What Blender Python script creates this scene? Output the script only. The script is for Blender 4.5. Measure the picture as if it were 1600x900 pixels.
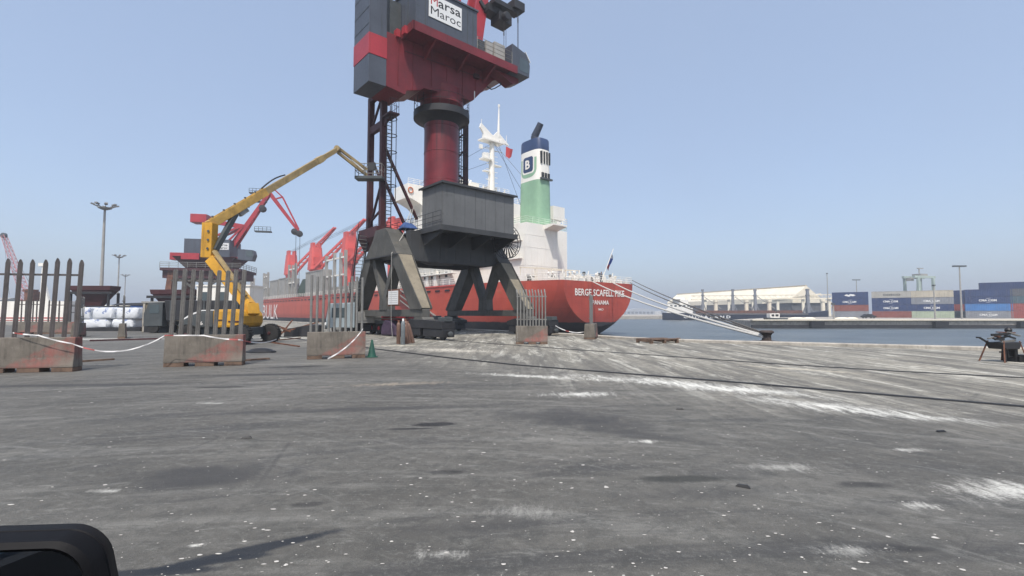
import bpy, bmesh, math, random
from mathutils import Vector, Matrix
R = math.radians
for o in list(bpy.data.objects): bpy.data.objects.remove(o)
scene = bpy.context.scene
C = scene.collection
rnd = random.Random(7)

# ------------------------------------------------------------------ camera
FPX, CAMH, HORIZON = 750.0, 1.75, 489.5
PITCH = math.atan((HORIZON - 450) / FPX)
cd = bpy.data.cameras.new('camera'); cam = bpy.data.objects.new('camera', cd); C.objects.link(cam)
cd.sensor_width = 36; cd.lens = 36 * FPX / 1600; cd.clip_start = 0.05; cd.clip_end = 9000
cam.location = (0, 0, CAMH); cam.rotation_euler = (R(90) + PITCH, 0, 0)
scene.camera = cam
scene.render.resolution_x = 1024; scene.render.resolution_y = 576

# ------------------------------------------------------------------ sky and sun
SUN_EL = R(60); SUN_AZ = math.atan2(-0.06, -1.0)          # direction to the sun, behind the camera
S = Vector((math.sin(SUN_AZ) * math.cos(SUN_EL), math.cos(SUN_AZ) * math.cos(SUN_EL), math.sin(SUN_EL)))
world = bpy.data.worlds.new('World'); scene.world = world; world.use_nodes = True
wn = world.node_tree.nodes; wl = world.node_tree.links
sky = wn.new('ShaderNodeTexSky'); sky.sky_type = 'NISHITA'; sky.sun_disc = False
sky.sun_elevation = SUN_EL; sky.sun_rotation = SUN_AZ
sky.altitude = 0; sky.air_density = 1.0; sky.dust_density = 3.0; sky.ozone_density = 1.5
hzm = wn.new('ShaderNodeMix'); hzm.data_type = 'RGBA'; tcs = wn.new('ShaderNodeTexCoord'); nzs = wn.new('ShaderNodeTexNoise'); nzs.inputs['Scale'].default_value = 1.6; nzs.inputs['Detail'].default_value = 4
wl.new(tcs.outputs['Generated'], nzs.inputs['Vector']); mrs = wn.new('ShaderNodeMapRange'); wl.new(nzs.outputs[0], mrs.inputs[0])
mrs.inputs[1].default_value = .3; mrs.inputs[2].default_value = .7; mrs.inputs[3].default_value = .46; mrs.inputs[4].default_value = .66; wl.new(mrs.outputs[0], hzm.inputs[0])   # slightly uneven summer haze over the whole sky
hzm.inputs[7].default_value = (1.62, 1.98, 2.66, 1); wl.new(sky.outputs[0], hzm.inputs[6]); wl.new(hzm.outputs[2], wn['Background'].inputs[0])
wn['Background'].inputs[1].default_value = 0.15
sd = bpy.data.lights.new('sun', 'SUN'); sd.energy = 2.6; sd.angle = R(0.8); sd.color = (1.0, 0.95, 0.88)
sun = bpy.data.objects.new('sun', sd); C.objects.link(sun)
sun.location = (0, -50, 80); sun.rotation_euler = (-S).to_track_quat('-Z', 'Y').to_euler()
vs = scene.view_settings; vs.view_transform = 'Standard'; vs.look = 'None'; vs.exposure = 0.8; vs.gamma = 1.0
vs.use_curve_mapping = False

# ------------------------------------------------------------------ pixel helpers (a pixel is only a direction)
CP, SP = math.cos(PITCH), math.sin(PITCH)
def ray(x, y):
    a = (x - 800) / FPX; b = (450 - y) / FPX
    return Vector((a, CP - b * SP, SP + b * CP))
CO = Vector((0, 0, CAMH))
def G(x, y, z=0.0):
    r = ray(x, y); return CO + r * ((z - CAMH) / r.z)
def W(x, y, Y):
    r = ray(x, y); return CO + r * (Y / r.y)
TH = math.atan2(.653, .757)
VA = Vector((math.cos(TH), math.sin(TH), 0)); UA = Vector((-math.sin(TH), math.cos(TH), 0))
def onplane(x, y, n, org, d):
    r = ray(x, y); return CO + r * ((d + n.dot(org) - n.dot(CO)) / n.dot(r))
def toloc(q, org):
    q = q - org; return Vector((q.dot(VA), q.dot(UA), q.z))

# ------------------------------------------------------------------ mesh builder
class MB:
    def __init__(s): s.v = []; s.f = []
    def add(s, vs, fs):
        b = len(s.v); s.v += [tuple(p) for p in vs]; s.f += [tuple(b + i for i in f) for f in fs]
        return s
    def box(s, x0, x1, y0, y1, z0, z1, m=None):
        vs = [Vector((x, y, z)) for z in (z0, z1) for y in (y0, y1) for x in (x0, x1)]
        if m is not None: vs = [m @ p for p in vs]
        return s.add(vs, [(0,2,3,1),(4,5,7,6),(0,1,5,4),(2,6,7,3),(0,4,6,2),(1,3,7,5)])
    def beam(s, a, b, w, h=None, up=(0,0,1), w1=None, h1=None):
        h = w if h is None else h; w1 = w if w1 is None else w1; h1 = h if h1 is None else h1
        a = Vector(a); b = Vector(b); d = (b - a).normalized(); up = Vector(up)
        if abs(d.dot(up)) > 0.98: up = Vector((1,0,0)) if abs(d.x) < .9 else Vector((0,1,0))
        sx = d.cross(up).normalized(); sy = sx.cross(d).normalized()
        vs = []
        for p, ww, hh in ((a, w, h), (b, w1, h1)):
            for i, j in ((-1,-1),(1,-1),(1,1),(-1,1)): vs.append(p + sx*(i*ww/2) + sy*(j*hh/2))
        return s.add(vs, [(0,1,2,3),(7,6,5,4),(0,4,5,1),(1,5,6,2),(2,6,7,3),(3,7,4,0)])
    def tube(s, a, b, r, r1=None, n=8, cap=True):
        r1 = r if r1 is None else r1
        a = Vector(a); b = Vector(b); d = (b - a).normalized()
        up = Vector((0,0,1)) if abs(d.z) < .95 else Vector((1,0,0))
        sx = d.cross(up).normalized(); sy = sx.cross(d).normalized()
        vs = [p + (sx*math.cos(2*math.pi*i/n) + sy*math.sin(2*math.pi*i/n))*rr for p, rr in ((a,r),(b,r1)) for i in range(n)]
        fs = [(i, n+i, n+(i+1)%n, (i+1)%n) for i in range(n)]
        if cap: fs += [tuple(range(n)), tuple(range(2*n-1, n-1, -1))]
        return s.add(vs, fs)
    def path(s, pts, r, n=6):
        for a, b in zip(pts[:-1], pts[1:]): s.tube(a, b, r, n=n)
        return s
    def prism(s, poly, axis, lo, hi):
        n = len(poly)
        def p(a, b, t):
            return {'x': (t,a,b), 'y': (a,t,b), 'z': (a,b,t)}[axis]
        lo_ = lo if isinstance(lo, (list, tuple)) else [lo]*n
        hi_ = hi if isinstance(hi, (list, tuple)) else [hi]*n
        vs = [p(a,b,l) for (a,b), l in zip(poly, lo_)] + [p(a,b,h) for (a,b), h in zip(poly, hi_)]
        return s.add(vs, [(i,(i+1)%n,n+(i+1)%n,n+i) for i in range(n)] + [tuple(range(n-1,-1,-1)), tuple(range(n,2*n))])
    def loft(s, rings, closed=True, cap=True):
        n = len(rings[0]); vs = [p for r in rings for p in r]; fs = []
        for k in range(len(rings)-1):
            for i in range(n if closed else n-1):
                fs.append((k*n+i, k*n+(i+1)%n, (k+1)*n+(i+1)%n, (k+1)*n+i))
        if cap: fs += [tuple(range(n-1,-1,-1)), tuple(range((len(rings)-1)*n, len(rings)*n))]
        return s.add(vs, fs)
    def lathe(s, prof, o=(0,0,0), axis='z', n=24, cap=True):
        o = Vector(o); rings = []
        for r, h in prof:
            ring = []
            for i in range(n):
                a = 2*math.pi*i/n; c, q = r*math.cos(a), r*math.sin(a)
                ring.append(o + Vector({'z': (c,q,h), 'x': (h,c,q), 'y': (c,h,q)}[axis]))
            rings.append(ring)
        return s.loft(rings, True, cap)
    def torus(s, o, R0, r, axis='z', n=24, m=6):
        prof = [(R0 + r*math.cos(2*math.pi*j/m), r*math.sin(2*math.pi*j/m)) for j in range(m+1)]
        return s.lathe(prof, o, axis, n, cap=False)
    def build(s, name, mat, parent=None, smooth=False, bevel=0, mesh_only=False):
        me = bpy.data.meshes.new(name); me.from_pydata(s.v, [], s.f); me.update()
        bm = bmesh.new(); bm.from_mesh(me)
        bmesh.ops.recalc_face_normals(bm, faces=bm.faces)
        if bevel:
            es = [e for e in bm.edges if len(e.link_faces) == 2 and e.calc_face_angle(0) > .5]
            bmesh.ops.bevel(bm, geom=es, offset=bevel, segments=2, affect='EDGES', profile=.6)
        bm.to_mesh(me); bm.free()
        if smooth:
            for p in me.polygons: p.use_smooth = True
            try: me.set_sharp_from_angle(angle=R(38))
            except Exception: pass
        me.materials.append(mat)
        if mesh_only: return me
        return link(name, me, parent)
def link(name, me, parent=None):
    o = bpy.data.objects.new(name, me); C.objects.link(o); o.parent = parent; return o
def tag(o, label=None, cat=None, group=None, kind=None):
    if label: o['label'] = label
    if cat: o['category'] = cat
    if group: o['group'] = group
    if kind: o['kind'] = kind
    return o
def thing(name, label, cat, loc=(0,0,0), rz=0, group=None):
    o = bpy.data.objects.new(name, None); C.objects.link(o); o.location = loc; o.rotation_euler = (0,0,rz)
    o.empty_display_size = .3
    return tag(o, label, cat, group)
def copy_tree(o, parent=None):
    c = o.copy(); C.objects.link(c); c.parent = parent
    for ch in [x for x in C.objects if x.parent == o]: copy_tree(ch, c)
    return c

# ------------------------------------------------------------------ materials
class NT:
    def __init__(s, name):
        s.m = bpy.data.materials.new(name); s.m.use_nodes = True
        s.t = s.m.node_tree; s.b = s.t.nodes['Principled BSDF']; s.co = s.t.nodes.new('ShaderNodeTexCoord').outputs['Object']
    def put(s, sock, v):
        if hasattr(v, 'links'): s.t.links.new(v, sock)
        else:
            if hasattr(v, '__len__') and len(v) == 3 and sock.type == 'RGBA': v = (*v, 1)
            sock.default_value = v
    def math(s, op, a, b=0.0, clamp=False):
        n = s.t.nodes.new('ShaderNodeMath'); n.operation = op; n.use_clamp = clamp
        s.put(n.inputs[0], a); s.put(n.inputs[1], b); return n.outputs[0]
    def mix(s, f, a, b, mode='MIX'):
        n = s.t.nodes.new('ShaderNodeMix'); n.data_type = 'RGBA'; n.blend_type = mode
        s.put(n.inputs[0], f); s.put(n.inputs[6], a); s.put(n.inputs[7], b); return n.outputs[2]
    def map(s, loc=(0,0,0), rot=(0,0,0), sc=(1,1,1), vec=None):
        n = s.t.nodes.new('ShaderNodeMapping'); s.put(n.inputs[0], vec or s.co)
        n.inputs[1].default_value = loc; n.inputs[2].default_value = rot; n.inputs[3].default_value = sc; return n.outputs[0]
    def noise(s, scale, detail=4, rough=.6, vec=None, dist=0):
        n = s.t.nodes.new('ShaderNodeTexNoise'); s.put(n.inputs['Vector'], vec or s.co)
        n.inputs['Scale'].default_value = scale; n.inputs['Detail'].default_value = detail
        n.inputs['Roughness'].default_value = rough; n.inputs['Distortion'].default_value = dist; return n.outputs[0]
    def voro(s, scale, vec=None, rand=1.0):
        n = s.t.nodes.new('ShaderNodeTexVoronoi'); s.put(n.inputs['Vector'], vec or s.co)
        n.inputs['Scale'].default_value = scale; n.inputs['Randomness'].default_value = rand; return n.outputs
    def ramp(s, f, a, b):                      # smooth 0..1 between a and b
        n = s.t.nodes.new('ShaderNodeMapRange'); n.interpolation_type = 'SMOOTHSTEP'
        s.put(n.inputs[0], f); n.inputs[1].default_value = a; n.inputs[2].default_value = b; return n.outputs[0]
    def polar(s, cx, cy, kr, kt):            # ground arcs around (cx, cy)
        q = s.sep(s.map(loc=(-cx,-cy,0))); x2 = s.math('MULTIPLY', q[0], q[0]); y2 = s.math('MULTIPLY', q[1], q[1])
        r = s.math('SQRT', s.math('ADD', x2, y2)); a = s.math('ARCTAN2', q[0], q[1])
        n = s.t.nodes.new('ShaderNodeCombineXYZ'); s.put(n.inputs[0], s.math('MULTIPLY', r, kr)); s.put(n.inputs[1], s.math('MULTIPLY', a, kt)); return n.outputs[0]
    def sep(s, vec=None):
        n = s.t.nodes.new('ShaderNodeSeparateXYZ'); s.put(n.inputs[0], vec or s.co); return n.outputs
    def bump(s, h, strength=.3, dist=.05):
        n = s.t.nodes.new('ShaderNodeBump'); s.put(n.inputs['Height'], h)
        n.inputs['Strength'].default_value = strength; n.inputs['Distance'].default_value = dist
        s.t.links.new(n.outputs[0], s.b.inputs['Normal'])
    def out(s, col, rough=.6, metal=0.0, spec=.4):
        s.put(s.b.inputs['Base Color'], col); s.put(s.b.inputs['Roughness'], rough)
        s.b.inputs['Metallic'].default_value = metal; s.b.inputs['Specular IOR Level'].default_value = spec
        return s.m
def paint(name, col, rough=.55, var=.18, dirt=(.12,.09,.07), amt=.35, streak=.4, scale=.6, metal=0.0, bump=.15, fine=9.0):
    n = NT(name)
    big = n.noise(scale, 5, .62)
    a = tuple(c*(1-var) for c in col); b = tuple(min(1, c*(1+var)) for c in col)
    c = n.mix(n.ramp(big, .3, .7), a, b)
    st = n.noise(1.0, 5, .65, n.map(sc=(fine*.35, fine*.35, fine*.03)))
    c = n.mix(n.math('MULTIPLY', n.ramp(st, .52, .78), streak), c, dirt)
    sp = n.noise(fine*.5, 6, .7)
    c = n.mix(n.math('MULTIPLY', n.ramp(sp, .58, .72), amt), c, dirt)
    n.bump(n.noise(fine, 4, .6), bump, .02)
    return n.out(c, n.math('ADD', n.math('MULTIPLY', sp, .3), rough - .15), metal)
def column_paint():
    n = NT('column_paint'); q = n.sep()
    c = n.mix(n.ramp(n.noise(.5,5,.62),.3,.7), (.115,.012,.016), (.175,.018,.024))
    st = n.noise(1.0,6,.7, n.map(sc=(4.5,4.5,.12)))
    runs = n.math('MULTIPLY', n.ramp(st,.47,.66), n.ramp(n.math('ADD', q[2], n.math('MULTIPLY', st, 5)), 16.0, 21.0))
    c = n.mix(n.math('MULTIPLY', runs, .85), c, (.018,.012,.013))          # grease runs below the slewing ring
    c = n.mix(n.math('MULTIPLY', n.ramp(n.noise(1.0,5,.65, n.map(sc=(6,6,.4))),.52,.75), .45), c, (.07,.014,.016))
    n.bump(n.noise(3,4,.6), .2, .03)
    return n.out(c, .42, 0, .45)
M = {}
def plain(name, col, rough=.6, metal=0.0):
    n = NT(name); k = n.noise(6, 3)
    return n.out(n.mix(n.math('MULTIPLY', k, .5), col, tuple(c*.6 for c in col)), rough, metal)
M['column'] = column_paint()
M['crane_grey'] = paint('crane_grey', (.042,.043,.044), .55, .18, (.09,.08,.065), .35, .35, .4)
M['house_grey'] = paint('house_grey', (.125,.128,.128), .6, .14, (.06,.055,.045), .5, .6, .3)
M['leg_grey'] = paint('leg_grey', (.078,.076,.068), .65, .25, (.15,.13,.095), .6, .5, .7)
M['blue_grey'] = paint('blue_grey', (.066,.076,.096), .5, .16, (.03,.03,.034), .4, .6, .3)
M['crane_red'] = paint('crane_red', (.150,.015,.020), .5, .2, (.05,.012,.014), .45, .55, .5)
M['bright_red'] = paint('bright_red', (.34,.030,.040), .45, .14, (.15,.03,.025), .35, .35, .5)
M['dark_red'] = paint('dark_red', (.055,.016,.018), .6, .25, (.025,.014,.014), .4, .4, .8)
M['black_steel'] = paint('black_steel', (.022,.022,.024), .55, .3, (.06,.05,.045), .4, .2, .8)
M['hull_red'] = None
M['ship_white'] = paint('ship_white', (.80,.77,.70), .5, .05, (.42,.33,.2), .25, .3, .25, fine=3)
M['cream'] = paint('cream', (.78,.71,.56), .6, .07, (.3,.24,.15), .35, .35, .15, fine=2)
M['ship_crane_red'] = paint('ship_crane_red', (.58,.085,.07), .5, .14, (.33,.07,.05), .4, .45, .3, fine=3)
M['green'] = paint('green', (.245,.405,.265), .5, .10, (.19,.27,.18), .15, .35, .3, fine=3)
M['navy'] = paint('navy', (.022,.045,.115), .5, .15, (.02,.03,.05), .2, .3, .4)
M['yellow'] = paint('yellow', (.52,.27,.025), .42, .2, (.16,.09,.03), .5, .55, .9)
M['yellow_dirty'] = paint('yellow_dirty', (.30,.22,.10), .6, .3, (.05,.045,.035), .6, .6, 1.2)
M['dark_grey'] = paint('dark_grey', (.06,.068,.07), .5, .2, (.12,.11,.1), .4, .3, 1.0)
M['tyre'] = plain('tyre', (.025,.024,.023), .85)
M['galv'] = paint('galv', (.21,.205,.19), .5, .2, (.13,.10,.075), .45, .5, 2.0, metal=.25, fine=14)
M['galv_mid'] = paint('galv_mid', (.135,.128,.118), .55, .25, (.07,.05,.04), .5, .55, 2.0, metal=.2, fine=14)
M['galv_dark'] = paint('galv_dark', (.085,.075,.072), .6, .2, (.05,.035,.03), .45, .5, 2.0, metal=.15, fine=14)
M['dusty'] = paint('dusty', (.205,.178,.13), .8, .2, (.09,.08,.06), .55, .4, .9)
M['bollard_iron'] = paint('bollard_iron', (.06,.045,.038), .7, .3, (.12,.06,.035), .5, .4, 3)
M['rope'] = plain('rope', (.62,.60,.55), .8)
M['rope_dark'] = plain('rope_dark', (.12,.11,.10), .8)
M['wire'] = plain('wire', (.05,.05,.05), .5, .4)
M['white'] = plain('white', (.78,.78,.76), .5)
M['red_paint'] = plain('red_paint', (.45,.03,.03), .5)
M['black'] = plain('black', (.015,.015,.016), .5)
M['letter_white'] = paint('letter_white', (.78,.74,.68), .6, .08, (.5,.16,.12), .3, .4, 1.0)
M['wood'] = paint('wood', (.13,.085,.06), .85, .3, (.05,.035,.03), .5, .4, 2.5)
M['rust'] = paint('rust', (.14,.06,.035), .8, .35, (.05,.03,.025), .5, .5, 1.5)
M['steel_grey'] = paint('steel_grey', (.30,.29,.265), .6, .15, (.2,.15,.1), .4, .5, .4, fine=4)
M['tarp_blue'] = paint('tarp_blue', (.03,.07,.19), .6, .3, (.02,.02,.03), .4, .3, 1.4)
M['brown_cyl'] = paint('brown_cyl', (.15,.085,.06), .5, .2, (.05,.04,.03), .4, .4, 2)
M['grey_cyl'] = paint('grey_cyl', (.15,.17,.18), .45, .15, (.06,.05,.05), .4, .4, 2)
M['cone_green'] = paint('cone_green', (.015,.075,.05), .5, .2, (.03,.03,.03), .4, .3, 3)
def glass(name, col=(.04,.055,.06), rough=.06):
    n = NT(name); n.out(n.mix(n.noise(1.2,3), col, tuple(c*1.8 for c in col)), rough, 0, .8); return n.m
M['glass'] = glass('glass')

def concrete(name, col, amt=.5, painted=False):
    n = NT(name)
    c = n.mix(n.ramp(n.noise(1.3,6,.65), .3,.7), tuple(k*.68 for k in col), tuple(k*1.12 for k in col))
    st = n.noise(1.0,5,.6, n.map(sc=(7,7,.8)))
    c = n.mix(n.math('MULTIPLY', n.ramp(st,.5,.75), amt), c, (.055,.05,.045))
    if painted:        # faded red paint on a diagonal field of the block's face
        q = n.sep(); edge = n.math('ADD', n.math('SUBTRACT', n.math('MULTIPLY', q[0], .55), q[2]), n.math('MULTIPLY', n.noise(5,4), .25))
        f = n.math('MULTIPLY', n.ramp(edge, -.42, -.30), n.math('SUBTRACT', 1.0, n.ramp(edge, .0, .55)))
        f = n.math('MULTIPLY', f, n.ramp(n.noise(3,5,.7), .3,.62))
        c = n.mix(n.math('MULTIPLY', f, .55), c, (.30,.075,.065))
    c = n.mix(n.math('MULTIPLY', n.ramp(n.noise(14,5,.7), .62,.75), .5), c, (.42,.39,.35))
    n.bump(n.noise(26,6,.7), .35, .015)
    return n.out(c, .9, 0, .2)
M['conc'] = concrete('conc', (.175,.155,.130), .65, True)
M['conc_plain'] = concrete('conc_plain', (.26,.235,.20), .5)
M['conc_pale'] = concrete('conc_pale', (.40,.37,.32), .4)
# ================================================================== SETTING
CRO = Vector((-6.1, 40.8, 0))                                # centre of the big crane's base
def L2W(v, u, z=0, org=CRO): return org + VA*v + UA*u + Vector((0,0,z))
WATER = -1.9
# quay edge, from far left to near right (local v, u of the berth)
EDGE = [(6.6,420),(6.6,60),(6.6,-6.5),(6.0,-11),(5.2,-15.0),(5.0,-17.6),(5.6,-20.5),(8.12,-27.0),(10.6,-33.4),(14.6,-43.0),(26,-70),(45,-115)]
edge_w = [L2W(v,u) for v,u in EDGE]

def ground_material():
    n = NT('quay_ground_material')
    loc = n.map(rot=(0,0,-TH))                               # x along v, y along u
    blot = n.noise(.22,7,.68)
    base = n.mix(n.ramp(blot,.32,.68), (.065,.062,.057), (.114,.109,.101))
    def lay(f, k, col):
        nonlocal base
        base = n.mix(n.math('MULTIPLY', f, k), base, col)
    a1 = n.noise(1.0,8,.70, n.polar(-2,-9,2.0,3.2), .3); lay(n.ramp(a1,.49,.66), .70, (.158,.153,.143))    # sweeping arcs of turning vehicles
    a2 = n.noise(1.0,7,.68, n.polar(4,-16,1.1,4.0), .4); lay(n.ramp(a2,.52,.66), .70, (.040,.040,.042))
    a3 = n.noise(1.0,8,.72, n.polar(-9,-6,5.0,7.0), .25); lay(n.ramp(a3,.54,.72), .55, (.19,.188,.18))
    a4 = n.noise(1.0,6,.70, n.polar(10,-4,9.0,5.0), .3); lay(n.ramp(a4,.57,.72), .5, (.036,.036,.038))
    lay(n.ramp(n.noise(2.2,7,.72),.55,.72), .35, (.045,.045,.046))
    # dusty concrete apron toward the water
    q = n.sep(loc); v0 = CRO.dot(VA)
    vv = n.math('ADD', n.math('SUBTRACT', q[0], v0), n.math('MULTIPLY', n.math('SUBTRACT', blot, .5), 14.0))
    ap = n.ramp(vv, -16.5, -5.0)
    bn = n.noise(1.0,8,.70, n.map(rot=(0,0,-TH+.10), sc=(1.3,.10,1)), .5)
    beige = n.mix(n.ramp(bn,.36,.64), (.10,.092,.08), (.28,.26,.22))
    lay(ap, .88, beige)
    whit = n.noise(1.0,8,.74, n.map(loc=(5,2,0), rot=(0,0,-TH+.10), sc=(1.7,.24,1)), .8)
    lay(n.math('MULTIPLY', n.ramp(whit,.50,.66), ap), .9, (.50,.48,.43))
    lay(n.math('MULTIPLY', n.ramp(n.noise(1.0,7,.7, n.map(loc=(8,3,0), rot=(0,0,-TH-.05), sc=(2.2,.16,1)), .5),.56,.70), ap), .7, (.055,.05,.045))
    lay(n.ramp(n.noise(3.6,8,.76),.46,.62), .50, (.045,.045,.043)); lay(n.ramp(n.noise(6.5,8,.80),.52,.66), .50, (.175,.172,.16)); lay(n.ramp(n.noise(1.0,8,.78, n.polar(-1,-12,7.0,26.0), .3),.55,.68), .5, (.21,.207,.195))
    # aggregate
    grain = n.noise(60,5,.8); fine = n.noise(22,6,.78)
    lay(n.ramp(fine,.50,.72), .50, (.16,.158,.152)); lay(n.ramp(n.noise(95,4,.75),.50,.66), .70, (.032,.032,.033)); lay(n.ramp(grain,.60,.74), .55, (.24,.235,.225))
    lay(n.ramp(n.noise(9,6,.8),.66,.74), .6, (.30,.295,.28))
    # thin cracks
    vor = n.t.nodes.new('ShaderNodeTexVoronoi'); vor.feature = 'DISTANCE_TO_EDGE'; vor.inputs['Scale'].default_value = .33
    mixv = n.t.nodes.new('ShaderNodeVectorMath'); mixv.operation = 'ADD'; n.put(mixv.inputs[0], n.co)
    wv = n.t.nodes.new('ShaderNodeTexNoise'); wv.inputs['Scale'].default_value = .9; wv.inputs['Detail'].default_value = 6
    n.put(mixv.inputs[1], wv.outputs['Color']); n.put(vor.inputs['Vector'], mixv.outputs[0])
    lay(n.math('MULTIPLY', n.math('SUBTRACT', 1.0, n.ramp(vor.outputs['Distance'], .002, .010)), n.ramp(n.noise(.4,4),.48,.58)), .30, (.03,.03,.031))
    wob = n.noise(1.6,7,.74)
    wob2 = n.noise(1.0,8,.78, n.map(loc=(1,4,0), rot=(0,0,-TH+.10), sc=(6.0,1.6,1)), .7)
    gr2 = n.noise(34,5,.85); gate = n.ramp(n.noise(.55,6,.7), .30, .50)
    def stain(px, py, rx, ry, rot, col, k, soft=.7, white=False):
        p = G(px, py)
        m = n.map(loc=(-p.x,-p.y,0)); m = n.map(rot=(0,0,-rot), vec=m); m = n.map(sc=(1/rx,1/ry,0), vec=m)
        ln = n.t.nodes.new('ShaderNodeVectorMath'); ln.operation = 'LENGTH'; n.put(ln.inputs[0], m)
        if white:
            d = n.math('SUBTRACT', 1.25, ln.outputs['Value'])
            d = n.math('ADD', d, n.math('ADD', n.math('MULTIPLY', n.math('SUBTRACT', wob2, .5), 3.4), n.math('MULTIPLY', n.math('SUBTRACT', gr2, .5), 2.0)))
            lay(n.math('MULTIPLY', n.ramp(d, .35, 1.5), n.math('MULTIPLY', gate, n.ramp(ln.outputs['Value'], 1.9, 1.1))), k, col)
        else:
            d = n.math('ADD', ln.outputs['Value'], n.math('ADD', n.math('MULTIPLY', n.math('SUBTRACT', wob, .5), 1.7), n.math('MULTIPLY', n.math('SUBTRACT', gr2, .5), .5)))
            lay(n.math('SUBTRACT', 1.0, n.ramp(d, 1-soft, 1.0)), k, col)
    OIL = (.014,.014,.016); DK = (.034,.034,.036); WET = (.016,.019,.025)
    # dark spills and damp patches
    stain(330,745,1.35,.62,.1,DK,.75,.8); stain(400,858,.80,.10,.55,WET,.92,.5); stain(330,878,.45,.06,.3,WET,.9,.5)
    stain(255,893,.55,.07,.1,WET,.9,.5); stain(682,663,.42,.16,.2,OIL,.85,.35); stain(640,670,.5,.06,.1,OIL,.8,.5)
    stain(870,650,1.7,.9,-.2,DK,.65,.8); stain(990,678,1.5,.35,-.5,DK,.6,.8); stain(940,662,1.3,.5,-.4,DK,.5,.8)
    stain(1065,748,.75,.13,0,(.024,.025,.023),.75,.6); stain(1350,757,.35,.12,0,OIL,.6,.6); stain(1410,858,.3,.10,0,OIL,.55,.6)
    stain(430,585,3.6,.35,.12,DK,.8,.7); stain(120,602,4.6,.35,.10,DK,.75,.7); stain(470,573,1.2,.5,.3,OIL,.7,.7)
    stain(340,605,.7,.12,.1,OIL,.8,.4); stain(480,788,.25,.09,.2,OIL,.55,.5); stain(700,738,.3,.1,0,OIL,.6,.6); stain(560,640,2.6,.25,.15,DK,.6,.7)
    stain(760,820,.9,.2,.2,DK,.5,.8); stain(1240,850,.7,.3,0,DK,.4,.8); stain(1120,770,1.1,.3,.1,DK,.4,.8)
    # pale spilled bulk powder
    PW = (.56,.55,.52)
    stain(1290,634,2.2,.75,-.70,PW,.85,.9,True); stain(1080,602,2.6,.9,-.72,PW,.85,.9,True); stain(1180,610,2.4,.8,-.6,PW,.7,.9,True); stain(980,592,2.6,.9,-.5,PW,.65,.9,True); stain(905,616,1.2,.45,.10,PW,.8,.9,True)
    stain(1575,768,.85,.40,.1,PW,.8,.9,True); stain(1441,790,.28,.13,0,PW,.85,.9,True); stain(1000,690,.35,.12,0,PW,.7,.9,True)
    stain(830,588,2.6,.40,-.4,PW,.75,.9,True); stain(1420,650,1.8,.5,-.6,PW,.5,.9,True); stain(1410,703,.35,.12,0,PW,.6,.9,True)
    stain(690,866,.28,.10,0,PW,.45,.9,True); stain(305,852,.10,.04,0,PW,.8,.9,True); stain(170,767,.25,.08,0,PW,.6,.9,True)
    stain(1250,577,3.0,.35,-.75,(.46,.41,.33),.7,.9,True); stain(620,600,2.0,.35,.25,(.30,.25,.19),.55,.9,True); stain(150,530,6.0,1.8,.1,PW,.8,.9,True)
    stain(700,547,4.4,1.6,-.5,(.50,.46,.40),.7,.9,True); stain(450,528,6.0,2.8,0,(.46,.44,.40),.7,.9,True); stain(620,540,3.0,.8,.1,(.55,.50,.40),.7,.9,True)
    stain(330,450+180,.5,.12,0,PW,.4,.9,True); stain(1230,730,.6,.2,0,PW,.35,.9,True); stain(1330,860,.35,.12,0,PW,.4,.9,True); stain(820,800,.5,.2,0,PW,.25,.9,True)
    base = n.mix(1.0, base, (1.20,1.21,1.17), 'MULTIPLY')
    n.bump(n.math('ADD', n.noise(45,6,.78), n.math('MULTIPLY', n.noise(3,4,.6), .5)), .6, .022)
    return n.out(base, n.math('ADD', n.math('MULTIPLY', wob, .3), .62), 0, .3)
M['ground'] = ground_material()
g = MB()
pts = [p for p in edge_w] + [Vector((400,-260,0)), Vector((-900,-260,0)), Vector((-900,900,0))]
g.add(pts, [tuple(range(len(pts)))])
quay = tag(g.build('quay_ground', M['ground']), kind='structure')
bm = bmesh.new(); bm.from_mesh(quay.data); bmesh.ops.triangulate(bm, faces=bm.faces)
for f in bm.faces:
    if f.normal.z < 0: f.normal_flip()
bm.to_mesh(quay.data); bm.free()
w = MB()
for a, b in zip(edge_w[:-1], edge_w[1:]):
    w.add([a+Vector((0,0,-.01)), b+Vector((0,0,-.01)), b+Vector((0,0,-7)), a+Vector((0,0,-7))], [(0,1,2,3)])
tag(w.build('quay_wall', M['conc_plain']), kind='structure')
cp = MB()
out = []
for i, p in enumerate(edge_w):
    d = (edge_w[min(i+1,len(edge_w)-1)] - edge_w[max(i-1,0)]).normalized()
    out.append(Vector((-d.y, d.x, 0)))
for i in range(len(edge_w)-1):
    a, b, na, nb = edge_w[i], edge_w[i+1], out[i], out[i+1]
    ring = []
    for p, nn in ((a,na),(b,nb)):
        nn = nn if nn.dot(VA) > 0 else -nn
        ring.append([p - nn*.42 + Vector((0,0,-.05)), p - nn*.42 + Vector((0,0,.13)), p - nn*.36 + Vector((0,0,.17)), p + nn*.05 + Vector((0,0,.17)), p + nn*.05 + Vector((0,0,-.4))])
    cp.loft(ring, True, False)
tag(cp.build('quay_coping', M['conc_pale']), kind='structure')

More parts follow.
